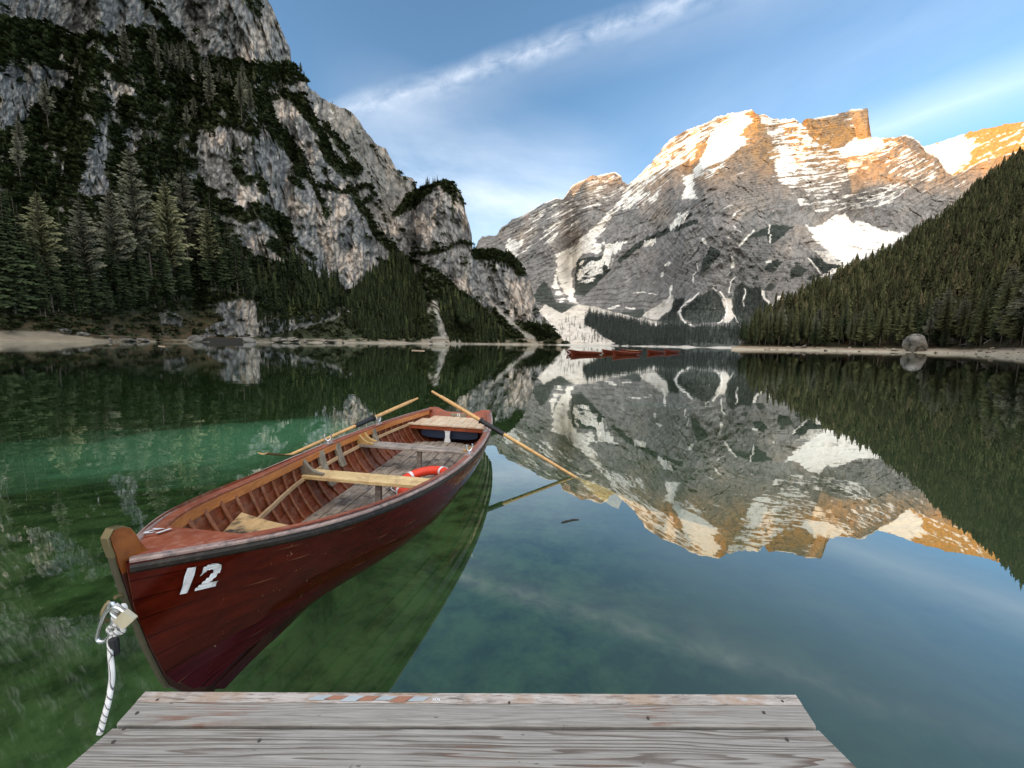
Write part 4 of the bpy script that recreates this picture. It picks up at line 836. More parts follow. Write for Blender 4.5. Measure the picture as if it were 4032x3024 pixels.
V = [p for r in tk for p in r]; F = [(i*28+j, i*28+(j+1) % 28, (i+1)*28+(j+1) % 28, (i+1)*28+j) for i in range(7) for j in range(28)]+[tuple(range(28))[::-1], tuple(7*28+j for j in range(28))]
tank = part('buoyancy_tank', (A(V), F), M_blue, None); place_boat(tank, BX, BY, YAW, HEEL); tag(tank, 'dark blue rounded buoyancy tank under the stern bench of the numbered boat', 'tank')
# rowlocks
def rowlock(s_, side, rz):
    zt = float(z_sheer(s_/BL))-.002; bb = float(b_sheer(s_/BL))-.045
    pad = part('rowlock_pad', join([box(side*bb-.035, side*bb+.035, s_-.055, s_+.055, zt, zt+.012)]), M_edge, boat)
    L0 = A([side*bb, s_, zt+.012]); a = np.linspace(-.62*np.pi, .62*np.pi, 21)
    horn = [L0+A([0, math.sin(x)*.032*math.cos(rz)*1.0, .075-.045*math.cos(x)*1.15])+A([math.sin(x)*.032*math.sin(rz), 0, 0]) for x in a]
    o = part('rowlock', join([tube([L0, L0+[0, 0, .024]], .006, 8), tube(horn, [.0065+.0015*abs(math.sin(x)) for x in a], 8), tube([L0, L0+[0, 0, .006]], .016, 12)]), M_steel, boat)
for s_, side, rz in ((2.47, -1, .9), (3.57, -1, .3), (2.47, 1, .9), (3.57, 1, .9)): rowlock(s_, side, rz)
def bw(p): return (_mw[:3, :3]@A(p, float))+_mw[:3, 3]
# ------------------------------------------------ oars
def oar(P, label, blade_pts, sleeve, upv, bw_=.075):
    """P: shaft polyline handle -> neck (world), blade_pts world centreline"""
    P = [A(p, float) for p in P]; hnd, neck = P[0], P[-1]; ax = (neck-hnd)/np.linalg.norm(neck-hnd); L_ = np.linalg.norm(neck-hnd)
    root = empty('oar', tuple(hnd)); tag(root, label, 'oar'); loc = lambda p: A(p)-hnd
    s = np.array([0, .01, .02, .13, .15, .3, .8, 1.2, L_]); r = np.array([.012, .0155, .0165, .0175, .023, .025, .025, .023, .018])
    pts = [ax*x for x in s if x <= L_]; part('shaft', tube(pts, r[:len(pts)], 14), M_oar, root)
    a, b_ = sleeve; part('sleeve', tube([ax*a, ax*(a+.004), ax*(b_-.004), ax*b_], [.026, .0305, .0305, .027], 16), M_blk, root)
    part('collar', tube([ax*(a-.02), ax*(a-.018), ax*(a+.004), ax*(a+.006)], [.03, .042, .042, .03], 16), M_blk, root)
    B_ = [loc(p) for p in blade_pts]; n = len(B_); upv = A(upv, float); V = []; k = 9
    for i, c_ in enumerate(B_):
        f_ = i/(n-1); T = B_[min(i+1, n-1)]-B_[max(i-1, 0)]; T /= np.linalg.norm(T); sd = np.cross(T, upv); sd /= np.linalg.norm(sd); nn = np.cross(sd, T)
        w_ = np.interp(f_, [0, .2, .5, .9, 1], [.018, .05, bw_, bw_*1.05, bw_*.9]); th_ = np.interp(f_, [0, .15, .6, 1], [.018, .010, .006, .004])
        for j in range(k*2):
            an = 2*np.pi*j/(k*2); cc = np.cos(an); V.append(c_+sd*w_*cc+nn*(th_*np.sin(an)+.018*cc*cc*f_))
    F = [(i*2*k+j, i*2*k+(j+1) % (2*k), (i+1)*2*k+(j+1) % (2*k), (i+1)*2*k+j) for i in range(n-1) for j in range(2*k)]+[tuple(range(2*k))[::-1], tuple((n-1)*2*k+j for j in range(2*k))]
    part('blade', (A(V), F), M_oar, root)
bz = lambda s_, b_, z_: bw((b_, s_, z_+.03*b_))
# starboard oar: handle over the stern bench, through the near stern rowlock, into the water
lk = bz(3.565, .725, .575); wt = atz(2261, 1876, 0.0); dr = (wt-lk)/np.linalg.norm(wt-lk); hd = lk-dr*.86; nk = wt+dr*.10
ol = [nk+dr*x for x in np.linspace(0, .52, 8)]
oar([hd, nk], 'varnished oar dipping into the water beside the stern of the numbered boat', ol, (.78, 1.12), np.cross(dr, [0, 0, 1.])+A([0, 0, .6]))
lk2 = bz(3.565, -.845, .575); nk2 = bz(2.50, -1.18, .40); dr = (nk2-lk2)/np.linalg.norm(nk2-lk2); hd2 = lk2-dr*1.03
kx, ky = proj(nk2); Yn = nk2[1]
p_ = [nk2]+[at(kx-(113*f_), ky+a_, Yn-.42*f_) for f_, a_ in ((.15, 2), (.3, 3), (.5, 3), (.75, 1), (1., -2))]
Tb = p_[-1]-p_[0]; vb = np.cross(Tb, p_[2]-CAM); vb *= np.sign(vb[2])
oar([hd2, nk2], 'varnished oar laid along the far gunwale of the numbered boat, blade turned up', p_, (.97, 1.28), vb+A([0, .05, .0])*np.linalg.norm(vb), .06)
# ------------------------------------------------ lifebuoy
def torus(R, r, n=64, m=18, a0=0., a1=2*np.pi, cap=False):
    V = []; aa = np.linspace(a0, a1, n, endpoint=cap)
    for a in aa:
        for j in range(m): bq = 2*np.pi*j/m; V.append(((R+r*math.cos(bq))*math.cos(a), (R+r*math.cos(bq))*math.sin(a), r*.92*math.sin(bq)))
    N_ = n-1 if cap else n
    return A(V), [(i*m+j, ((i+1) % n)*m+j, ((i+1) % n)*m+(j+1) % m, i*m+(j+1) % m) for i in range(N_) for j in range(m)]
lb = empty('lifebuoy', tuple(bz(2.53, .27, .175))); lb.rotation_euler = (rad(5), rad(-9), .2); tag(lb, 'orange red lifebuoy with white bands lying under the yellow thwart', 'lifebuoy')
part('ring', torus(.245, .052), M_red, lb)
for a in (rad(38), rad(128), rad(205), rad(308)): part('band', torus(.245, .0545, 7, 18, a-.075, a+.075, True), M_wht, lb)
rp = [(math.cos(a)*(.315+.02*math.cos(8*a)), math.sin(a)*(.315+.02*math.cos(8*a)), .004*math.sin(16*a)) for a in np.linspace(0, 2*np.pi, 80)]
part('grab_line', tube(rp, .004, 6), M_wht, lb)
# ------------------------------------------------ mooring rope, snap hook, padlock at the stem
mr, t, b = new_mat('white braided rope'); oc = t.add('ShaderNodeTexCoord').outputs['Object']
wv = t.n.new('ShaderNodeTexWave'); wv.bands_direction = 'DIAGONAL'; t.l.new(oc, wv.inputs[0]); wv.inputs['Scale'].default_value = 30.; wv.inputs['Distortion'].default_value = 1.5
fl = t.ramp(wv.outputs['Fac'], [(.86, 0), (.96, 1)]); t.l.new(t.mix(fl, (.66, .65, .63), (.10, .10, .11)), b.inputs['Base Color']); b.inputs['Roughness'].default_value = .8
t.l.new(t.bump(wv.outputs['Fac'], .4, .004), b.inputs['Normal'])
eye = bw((0, -.105, .33)); 
def pxp(px, py, Y): return at(px, py, Y)
Yh = float(eye[1])
hk = [(430, 2395), (412, 2420), (398, 2455), (385, 2500), (386, 2520), (404, 2527), (424, 2515), (440, 2470), (446, 2430), (450, 2390), (444, 2374), (432, 2378)]
hp = np.array([pxp(x, y, Yh-.02) for x, y in hk]); hp = np.concatenate([hp, hp[:1]])
def smoothp(p, n=60):
    d = np.concatenate([[0], np.cumsum(np.linalg.norm(np.diff(p, axis=0), axis=1))]); x = np.linspace(0, d[-1], n); return np.stack([ncub(d, p[:, i], x) for i in range(3)], -1)
o = part('snap_hook', tube(smoothp(hp), .0062, 10), M_steel, None); tag(o, 'steel snap hook hanging from the bow eye of the numbered boat', 'snap hook')
pd = empty('padlock', tuple(pxp(494, 2437, Yh-.035))); tag(pd, 'small brass padlock clipped beside the snap hook at the bow', 'padlock'); pd.rotation_euler = (0, rad(-42), rad(8))
part('body', box(-.024, .024, -.008, .008, -.022, .022, .003), plain('padlock brass', (.66, .58, .42), .4, .4), pd)
part('shackle', tube([(-.015, 0, .02)]+[(-.015*math.cos(a), 0, .035+.02*math.sin(a)) for a in np.linspace(0, np.pi, 9)]+[(.015, 0, .02)], .0038, 8), M_steel, pd)
r1 = [(455, 2378), (462, 2400), (452, 2440), (470, 2452), (440, 2466), (428, 2480), (446, 2492), (462, 2484), (455, 2505), (436, 2512), (432, 2530)]
r2 = [(432, 2530), (434, 2570), (438, 2610), (441, 2660), (436, 2710), (425, 2770), (410, 2825), (398, 2870), (392, 2890)]
Ys = [Yh-.02]*len(r1)+[Yh-.03, Yh-.05, Yh-.09, Yh-.13, Yh-.17, Yh-.2, Yh-.22, Yh-.23, Yh-.24]
rp = np.array([pxp(x, y, Y_) for (x, y), Y_ in zip(r1+r2, Ys)]); rope = empty('mooring_rope', tuple(rp[0])); tag(rope, 'white flecked mooring rope running from the bow hook down to the jetty edge', 'rope')
part('line', tube(smoothp(rp, 140)-rp[0], .0074, 10), mr, rope)
lp = [(470, 2400), (485, 2385), (492, 2400), (480, 2425), (468, 2440), (462, 2470), (480, 2490), (484, 2470), (466, 2455), (448, 2448)]
part('knot', tube(smoothp(np.array([pxp(x, y, Yh-.012) for x, y in lp]), 60)-rp[0], .0078, 10), mr, rope)
tp_ = np.array([pxp(x, y, Yh-.035) for x, y in ((446, 2515), (450, 2540), (452, 2575), (447, 2580))])-rp[0]
part('tape', tube(tp_[:3], .0135, 8), M_blk, rope)

# ================================================================ jetty
DZ = .40
def jetty_mat(name, rk):
  mj, t, b = new_mat(name)
  oc = t.add('ShaderNodeTexCoord').outputs['Object']; oi = t.add('ShaderNodeObjectInfo').outputs['Random']
  sh_ = t.vmath('ADD', oc, t.add('ShaderNodeCombineXYZ', i_X=t.math('MULTIPLY', oi, 7.), i_Y=t.math('MULTIPLY', oi, 3.)).outputs[0])
  lowf = t.noise(t.mapping(sh_, scale=(.5, 12., 1)), 1., 3, .48, .10)
  rg = t.math('FRACT', t.math('MULTIPLY', lowf, 17.)); ringl = t.ramp(rg, [(0, 0), (.5, .05), (.82, 1), (.95, 1), (1, 0)])
  fib = t.noise(t.mapping(sh_, scale=(5, 190, 30)), 1., 4, .7); pat = t.noise(t.mapping(sh_, scale=(2.2, 5, 2)), 1., 5, .65); pat2 = t.noise(t.mapping(sh_, scale=(6, 22, 5)), 1.4, 5, .7)
  col = t.mix(t.ramp(fib, [(.3, 0), (.7, 1)]), (.20, .188, .17), (.40, .38, .348))
  ringl = t.math('MULTIPLY', ringl, rk)
  col = t.mix(t.math('MULTIPLY', ringl, t.ramp(pat, [(.3, .35), (.6, .95)])), col, (.115, .09, .075))
  col = t.mix(t.math('MULTIPLY', t.math('MULTIPLY', t.ramp(pat, [(.60, 0), (.70, 1)]), t.ramp(rg, [(.45, 0), (.7, 1)])), .7), col, (.20, .095, .06))
  col = t.mix(t.math('MULTIPLY', t.ramp(pat2, [(.52, 0), (.72, 1)]), .5), col, (.24, .22, .20))
  spk = t.ramp(t.noise(t.mapping(sh_, scale=(14, 40, 5)), 1.3, 3, .6), [(.69, 0), (.73, 1)]); col = t.mix(t.math('MULTIPLY', spk, .8), col, (.09, .075, .065))
  t.l.new(col, b.inputs['Base Color']); b.inputs['Roughness'].default_value = .8; b.inputs['Specular IOR Level'].default_value = .25
  hh_ = t.math('ADD', t.math('MULTIPLY', fib, .5), t.math('MULTIPLY', ringl, -.7)); t.l.new(t.bump(hh_, .6, .0022), b.inputs['Normal'])
  return mj
mj = jetty_mat('silvered jetty plank', 1.); mj1 = jetty_mat('plain silvered jetty plank', .3)
mworn, t, b = new_mat('worn jetty edge with paint remains')
oc = t.add('ShaderNodeTexCoord').outputs['Object']; p1_ = t.noise(t.mapping(oc, scale=(5, 34, 6)), 1., 7, .78, .5); p2_ = t.noise(t.mapping(oc, scale=(9, 60, 6)), 1.2, 6, .75); p3_ = t.noise(oc, 6., 5, .6)
col = t.mix(t.ramp(p1_, [(.35, 0), (.65, 1)]), (.30, .255, .22), (.56, .51, .47)); col = t.mix(t.ramp(p2_, [(.50, 0), (.64, 1)]), col, (.13, .105, .09))
col = t.mix(t.math('MULTIPLY', t.ramp(p3_, [(.52, 0), (.62, 1)]), .5), col, (.36, .22, .13)); col = t.mix(t.ramp(t.math('ADD', t.math('MULTIPLY', p1_, .6), t.math('MULTIPLY', p3_, .45)), [(.66, 0), (.69, 1)]), col, (.50, .52, .54))
t.l.new(col, b.inputs['Base Color']); b.inputs['Roughness'].default_value = .8; t.l.new(t.bump(p1_, .7, .003), b.inputs['Normal'])
def dpt(px, py): p = atz(px*1.8228, py*1.8228, DZ); return p[0], p[1]
jetty = empty('jetty', (-.12, .8, 0)); tag(jetty, 'weathered grey plank jetty end with orange and white tape on its front edge', 'jetty')
JX, JY = -.12, .8
def plank(fl_, fr_, nl, nr_, m, z=DZ, th=.04, label=None):
    n = 60; V = []; rs = np.random.RandomState(int(abs(fl_[0]*1000)) % 97)
    for k, (L_, R_) in enumerate(((fl_, fr_), (nl, nr_))):
        for i in range(n):
            f_ = i/(n-1); x = L_[0]+(R_[0]-L_[0])*f_; y = L_[1]+(R_[1]-L_[1])*f_+.0016*float(pnoise(x*5, k*7.1+fl_[1]*9, 0)); V.append((x-JX, y-JY, z))
    V = A(V); mid1 = V[:n]*1.; mid2 = V[n:]*1.; bev = .004
    rows = [V[:n]-[0, 0, th], V[:n]-[0, 0, bev*1.3], V[:n]+[0, -bev, 0], V[n:]+[0, bev, 0], V[n:]-[0, 0, bev*1.3], V[n:]-[0, 0, th]]
    VV = np.concatenate(rows); F = [(r*n+i, r*n+i+1, ((r+1) % 6)*n+i+1, ((r+1) % 6)*n+i) for r in range(6) for i in range(n-1)]
    F += [tuple(r*n for r in range(6)), tuple(r*n+n-1 for r in range(6))[::-1]]
    return part('plank', (VV, F), m, jetty, label=label)
y0f = dpt(315, 1494)[1]; 
l1, r1_ = dpt(315, 1494), dpt(1718, 1501); l1b, r1b = dpt(281, 1530), dpt(1740, 1536); l2, r2_ = dpt(251, 1564), dpt(1763, 1568)
lerp = lambda a, b_, f_: (a[0]+(b_[0]-a[0])*f_, a[1]+(b_[1]-a[1])*f_)
plank(l1, r1_, l2, r2_, mj1)
# the worn strip at the outer edge of the first plank, proud by 2 mm
w1, w2 = lerp(l1, l2, .02), lerp(r1_, r2_, .02); w3, w4 = lerp(l1, l2, .36), lerp(r1_, r2_, .38)
n = 80; V = []
for i in range(n):
    f_ = i/(n-1)
    for a, b_, zz in ((w1, w2, DZ+.0022), (w3, w4, DZ+.0022)):
        p = lerp(a, b_, f_); V.append((p[0]-JX, p[1]-JY+(.004*float(pnoise(p[0]*9, a[1]*5, 1)) if a is w3 else 0), zz))
V = A(V); Vl = V-[0, 0, .002]; F = [(2*i, 2*i+1, 2*i+3, 2*i+2) for i in range(n-1)]
part('worn_strip', (V, F), mworn, jetty, False, label='rough worn strip with flaking paint along the front edge')
l3, r3 = dpt(245, 1571), dpt(1767, 1575); lz, rz_ = dpt(128, 1672), dpt(1868, 1676); plank(l3, r3, lz, rz_, mj, DZ-.001)
l4 = (l3[0]-.0, lz[1]-.006); 
for k in range(3):
    ya = lz[1]-.006-k*.128; plank((lz[0]-.002*k, ya), (rz_[0]+.004*k, ya), (lz[0]-.002*k, ya-.122), (rz_[0]+.004*k, ya-.122), mj, DZ-.0015*k)
for x_ in (l1[0]+.012, r1_[0]-.012): part('side_beam', (lambda vf: (vf[0]-[JX, JY, 0], vf[1]))(box(x_-.03, x_+.02, .35, l1[1]-.03, DZ-.20, DZ-.043)), M_gry, jetty)
part('front_beam', (lambda vf: (vf[0]-[JX, JY, 0], vf[1]))(box(l1[0]+.05, r1_[0]-.05, l1[1]-.10, l1[1]-.035, DZ-.17, DZ-.043)), M_rub, jetty)
for x_ in (l1[0]+.16, r1_[0]-.16): part('post', (lambda vf: (vf[0], vf[1]))(tube([(x_-JX, l1[1]-.22-JY, -2.3), (x_-JX, l1[1]-.22-JY, DZ-.05)], .07, 16)), M_gry, jetty)
# tape remnant
m_or = plain('faded orange tape', (.34, .16, .10), .8); m_lt = plain('faded white tape', (.38, .42, .44), .8)
x0_, x1_ = dpt(681, 1497)[0], dpt(925, 1499)[0]; yt0 = l1[1]-.009; yt1 = l1[1]-.027; n = 7
for k in range(n):
    a = x0_+(x1_-x0_)*k/n; w_ = (x1_-x0_)/n; dy = .004*math.sin(k*2.1)
    v = A([(a+.012-JX, yt0-JY, DZ+.0042), (a+w_+.012-JX, yt0-JY, DZ+.0042), (a+w_-.014-JX, yt1-JY+dy, DZ+.0042), (a-.014-JX, yt1-JY+dy, DZ+.0042)])
    part('tape_stripe', (v, [(0, 1, 2, 3)]), m_lt if k % 2 == 0 else m_or, jetty, False, label=('pale' if k % 2 == 0 else 'orange')+' stripe of old warning tape')
tv, tf = text_mesh('FOX', .013, .0004); part('sticker_letters', (A([(dpt(944, 1505)[0]-x-JX, l1[1]-.019-y-JY, DZ+.0046) for x, y, z in tv]), tf), M_wht, jetty, False)
# nails
for px_, py_ in ((340, 1513), (296, 1541), (268, 1562+12), (245, 1603), (1690, 1516), (1650, 1560-20), (1700, 1598), (1400, 1552), (560, 1600), (1100, 1519)):
    x_, y_ = dpt(px_, py_); part('nail', tube([(x_-JX, y_-JY, DZ-.003), (x_-JX, y_-JY, DZ+.0032)], [.0055, .0045], 10), plain('rusty nail', (.06, .05, .045), .7) if 'rusty nail' not in bpy.data.materials else bpy.data.materials['rusty nail'], jetty)
# ================================================================ trees
rnd = random.Random(11)
def leafmat(name, c0, c1, var=.5):
    m, t, b = new_mat(name); oc = t.add('ShaderNodeTexCoord').outputs['Object']; oi = t.add('ShaderNodeObjectInfo').outputs['Random']
    vc = t.add('ShaderNodeVertexColor', layer_name='Col').outputs[0]
    n = t.noise(oc, .9, 4, .7); col = t.mix(t.ramp(n, [(.3, 0), (.7, 1)]), c0, c1)
    col = t.mix(1.0, col, t.ramp(oi, [(0, 1-var*.5), (1, 1+var*.6)]), 'MULTIPLY'); col = t.mix(1.0, col, vc, 'MULTIPLY')
    t.l.new(col, b.inputs['Base Color']); b.inputs['Roughness'].default_value = .9; b.inputs['Specular IOR Level'].default_value = .1; return m
M_spr = leafmat('spruce needles', (.024, .036, .018), (.064, .080, .036)); M_lar = leafmat('larch fresh needles', (.105, .108, .055), (.20, .19, .105)); M_lbr = leafmat('bare larch twigs', (.090, .090, .062), (.17, .165, .115))
M_bark = mwood('bark', (.10, .08, .065), (.24, .20, .165), (8, 8, 1.5), .9, .1); M_olv = leafmat('olive spruce needles', (.066, .070, .030), (.145, .145, .066))
M_wood_far = leafmat('far forest needles', (.045, .056, .052), (.085, .095, .082), .2)
def crown(h, R, seed, kind, dens=1.0, base=.12):
    """needle sprays hung on whorled branches; every spray is a few narrow leaf-like triangles"""
    rs = np.random.RandomState(seed); nw = int((46 if kind == 's' else 52)*dens); V = []; Cc = []
    for i in range(nw):
        f = base+(1-base)*(i+rs.rand()*.8)/nw; z = f*h
        if kind == 's': r0 = R*((1-f)**.85*(.85+.3*rs.rand())+.02)*(1. if f > base+.12 else .45+.55*(f-base)/.12)
        else: r0 = R*(np.interp(f, [0, base, base+.18, .6, .85, 1], [0, .35, .8, .75, .4, .03])*(.6+.6*rs.rand()))
        nb = int((8 if kind == 's' else 8)*(.6+.6*rs.rand())); a0 = rs.rand()*6.28
        for k in range(nb):
            a = a0+6.283*k/nb+rs.normal()*.25; L_ = r0*(.6+.6*rs.rand()); dx, dy = math.cos(a), math.sin(a)
            ns = 5 if kind == 's' else 6; sl = (-.42 if kind == 's' else -.12)+rs.normal()*(.1 if kind == 's' else .3); 
            for q in range(ns):
                g = (q+.25+rs.rand()*.5)/ns; rr = L_*g; zz = z+sl*rr*(1-.35*g)+(.12*L_*g*g if kind == 's' else .2*L_*g*g)
                wd = (.34*(1-g*.7)*L_+.12) if kind == 's' else (.13*L_+.16); ln = L_/ns*1.9
                px_, py_ = -dy, dx; s_ = rs.normal()*.35
                cx, cy = dx*rr+px_*wd*s_*.3, dy*rr+py_*wd*s_*.3
                dr = (.30 if kind == 's' else .42)*ln+rs.rand()*.12*ln
                cl = .55+.65*rs.rand()+.35*g
                for w_, dd in ((wd*.5, 0), (-wd*.5, 0)):
                    V += [(cx-dx*ln*.5, cy-dy*ln*.5, zz+.05*ln), (cx+px_*w_+dx*ln*.15, cy+py_*w_+dy*ln*.15, zz-dr*(.8+.6*rs.rand())), (cx+dx*ln*.6, cy+dy*ln*.6, zz-dr*.25)]
                    Cc += [(cl,)*3]*3
    for k in range(6): # leader
        a = rs.rand()*6.28; V += [(0, 0, h*1.01), (.12*math.cos(a), .12*math.sin(a), h*.95), (.12*math.cos(a+2), .12*math.sin(a+2), h*.95)]; Cc += [(1, 1, 1)]*3
    return A(V, np.float32), A(Cc, np.float32)
def tri_faces(n): return np.arange(n, dtype=np.int32).reshape(-1, 3)
protos = {}
def make_proto(key, h, R, seed, kind, mat, dens=1., base=.12, tr=.022):
    V, Cc = crown(h, R, seed, kind, dens, base); cm = mesh_obj('crown', V, tri_faces(len(V)), mat, cols=Cc, link=False)
    zs = np.linspace(-1.2, h*.98, 9); path = [(.12*math.sin(z*.2+seed), .12*math.cos(z*.17+seed)-.12, z) for z in zs]
    v, f = tube(path, [h*tr*.5*(1-.93*max(0, z)/h) for z in zs], 7); tm = mesh_obj('trunk', v, f, M_bark, link=False); tm.polygons.foreach_set('use_smooth', [True]*len(tm.polygons))
    extra = None
    if kind == 'l': # bare side branches
        rs = np.random.RandomState(seed+5); pr = []
        for i in range(46):
            f_ = base*.55+(1-base*.55)*i/46; z = f_*h; L_ = R*np.interp(f_, [0, .2, .5, 1], [.5, .9, .7, .05])*(.5+.6*rs.rand()); a = rs.rand()*6.28
            c_, s_ = math.cos(a), math.sin(a); pr.append(tube([(0, 0, z), (c_*L_*.5, s_*L_*.5, z-.12*L_), (c_*L_, s_*L_, z+.02*L_)], [.05, .035, .012], 4, False))
        v, f = join(pr); v0 = np.array([w_.co[:] for w_ in tm.vertices]); f0 = [tuple(w_.vertices) for w_ in tm.polygons]; v, f = join([(v0, f0), (v, f)]); bpy.data.meshes.remove(tm); tm = mesh_obj('trunk', v, f, M_bark, link=False)
    protos[key] = (cm, tm, extra, h)
for i in range(5): make_proto('s%d' % i, 30, [4.2, 3.6, 4.8, 3.9, 4.4][i], 20+i, 's', M_spr, 1., [.06, .12, .05, .2, .1][i])
for i in range(3): make_proto('o%d' % i, 30, [4.0, 3.5, 4.6][i], 40+i, 's', M_olv, 1., [.1, .2, .28][i])
for i in range(3): make_proto('l%d' % i, 30, [4.6, 4.0, 5.0][i], 60+i, 'l', M_lar, 1.15, [.35, .45, .28][i], .018)
for i in range(2): make_proto('b%d' % i, 30, [4.6, 5.2][i], 80+i, 'l', M_lbr, 1.0, [.2, .35][i], .018)
make_proto('t0', 30, 3.0, 90, 'l', M_lbr, .5, .62, .02)
def tree(key, pos, hgt, label, group=None, name='spruce', lean=0., wide=1.0):
    cm, tm, ex, h = protos[key]; s = hgt/h
    r = empty(name+'_tree', tuple(map(float, pos)), rnd.random()*6.28); r.scale = (s*wide, s*wide, s); r.rotation_euler[0] = lean
    tag(r, label, name+' tree' if name != 'tree' else 'tree', group)
    for nm, me in (('crown', cm), ('trunk', tm), ('branches', ex)):
        if me is None: continue
        o = bpy.data.objects.new(nm, me); C.objects.link(o); o.parent = r
    return r
# screen-to-surface lookup on a massif grid
def lookup(D_, x, y):
    X, Y, P = D_['X'], D_['Y'], D_['P']; xs = X[:, 0]; i = int(np.clip(np.searchsorted(xs, x), 1, len(xs)-1)); col = Y[i]; j = int(np.clip(np.argmin(np.abs(col-y)), 0, len(col)-1)); return P[i, j]
def hpx(P, px): # metres for a height of px frame pixels at P
    z = (P-CAM)@fwd; return px/1.8228*z/FPX
# ---- small forest trees merged into one mass
def mini(seed, n=13, k=9):
    rs = np.random.RandomState(seed); V = []; Cc = []
    for i in range(n):
        f = .08+.9*i/n; z = f; r = .155*(1-f)**.8*(.8+.4*rs.rand())+.006; a0 = rs.rand()*6
        for q in range(k):
            a = a0+6.283*q/k+rs.normal()*.2; rr = r*(.65+.6*rs.rand()); c, s = math.cos(a), math.sin(a); w_ = .30*rr; cl = .6+.7*rs.rand()
            V += [(c*rr*.1, s*rr*.1, z+.07), (c*rr-s*w_, s*rr+c*w_, z-.03-.05*rs.rand()), (c*rr+s*w_, s*rr-c*w_, z-.05-.03*rs.rand())]; Cc += [(cl,)*3]*3
    V += [(0, 0, 1.02), (.012, 0, .9), (-.012, 0, .9)]; Cc += [(1,)*3]*3
    return A(V, np.float32), A(Cc, np.float32)
minis = [mini(100+i) for i in range(6)]; minis_lo = [mini(200+i, 6, 5) for i in range(4)]
def mass(name, P, H, mat, label=None, tint=None, lo=False, seed=1, wide=1.):
    rs = np.random.RandomState(seed); P = A(P, np.float32); H = A(H, np.float32); VV = []; CC = []; M_ = minis_lo if lo else minis
    idx = rs.randint(0, len(M_), len(P)); rot = rs.rand(len(P))*6.28
    for m_i, (V, Cc) in enumerate(M_):
        k = np.where(idx == m_i)[0]
        if not len(k): continue
        c, s = np.cos(rot[k])[:, None], np.sin(rot[k])[:, None]; h = H[k][:, None]; wd = h*wide*(.8+.5*rs.rand(len(k), 1))
        x = (V[None, :, 0]*c-V[None, :, 1]*s)*wd; y = (V[None, :, 0]*s+V[None, :, 1]*c)*wd; z = V[None, :, 2]*h
        VV.append((np.stack([x, y, z], -1)+P[k][:, None]).reshape(-1, 3)); tc = (tint[k] if tint is not None else (.75+.5*rs.rand(len(k), 1))*np.ones((1, 3)))
        CC.append((Cc[None]*tc[:, None]).reshape(-1, 3))
    VV = np.concatenate(VV); CC = np.concatenate(CC); o = mesh_obj(name, VV, tri_faces(len(VV)), mat, cols=CC); tag(o, label, kind='stuff'); return o
rs = np.random.RandomState(5)
# ---- right slope: nearest 230 as trees of their own, the rest one forest
XS, YS, PS = RD['X'], RD['Y'], RD['P']; ni, nj = XS.shape
cand = []
tries = 0
area_i = rs.randint(4, ni-2, 40000); area_j = rs.randint(0, nj-2, 40000)
du = np.linalg.norm(PS[1:, :-1]-PS[:-1, :-1], axis=2); dv_ = np.linalg.norm(PS[:-1, 1:]-PS[:-1, :-1], axis=2); ar = du*dv_; ar[:, :int(nj*.03)] *= .0
ar[PS[:-1, :-1, 2] < 2.2] = 0; ar[XS[:-1, :-1] > 4420] = 0
pr_ = (ar/ar.sum()).ravel(); NT_ = int(min(9000, ar.sum()/19)); pick = rs.choice(len(pr_), NT_, replace=True, p=pr_); pi, pj = np.unravel_index(pick, ar.shape)
fu, fv = rs.rand(NT_, 1), rs.rand(NT_, 1); PP = PS[pi, pj]*(1-fu)+PS[pi+1, pj]*fu; PP = PP+(PS[pi, pj+1]-PS[pi, pj])*fv
keep = []; cell = {}
for k in rs.permutation(NT_):                      # thin out trees that would share a trunk
    p = PP[k]; c_ = (int(p[0]//3.4), int(p[1]//3.4))
    if c_ in cell: continue
    cell[c_] = 1; keep.append(k)
PP = PP[keep]; fx, fy = proj(PP); dist = np.linalg.norm(PP-CAM, axis=1); order = np.argsort(dist)
HH = (19+9*rs.rand(len(PP)))*np.interp(dist, [90, 250, 500], [.95, 1.05, .9])*(.58+.42*rs.rand(len(PP)))
vis = (fx > 2860) & (fx < 4150); zt = PP[:, 2]
front = [k for k in order if vis[k]]
# keep single trees to those standing at the foot of the slope, where whole crowns show
front = sorted(front, key=lambda k: zt[k]/dist[k]*8+dist[k]/300)[:240]; fs = set(front)
for n_, k in enumerate(front):
    r_ = rs.rand(); key = 'o%d' % rs.randint(3) if r_ < .45 else ('s%d' % rs.randint(5) if r_ < .88 else ('b%d' % rs.randint(2)))
    if key[0] == 'b': tree(key, PP[k], HH[k], 'grey bare larch among the dark spruces on the right shore', 'bare larches on the right shore', 'larch')
    elif key[0] == 'o': tree(key, PP[k], HH[k], 'olive green spruce in the dense stand on the right shore slope', 'olive spruces on the right slope', wide=1.15)
    else: tree(key, PP[k], HH[k], 'dark green spruce in the dense stand on the right shore slope', 'dark spruces on the right slope', wide=1.1)
rest = [k for k in range(len(PP)) if k not in fs]
tn = np.array([[1.0, 1.0, .9]])*np.ones((len(rest), 1)); br = rs.rand(len(rest)); tn = tn*(.5+.8*br[:, None]); tn[br > .72] *= [1.25, 1.15, 1.2]; b2 = rs.rand(len(rest)) > .8; tn[b2] *= [1.25, 1.05, 1.2]
M_hill = leafmat('hillside needles', (.056, .062, .028), (.122, .125, .060), .2)
mass('hillside_forest', PP[rest], HH[rest]*1.02, M_hill, 'mixed green conifer forest covering the right hillside', tn, seed=3, wide=1.1)
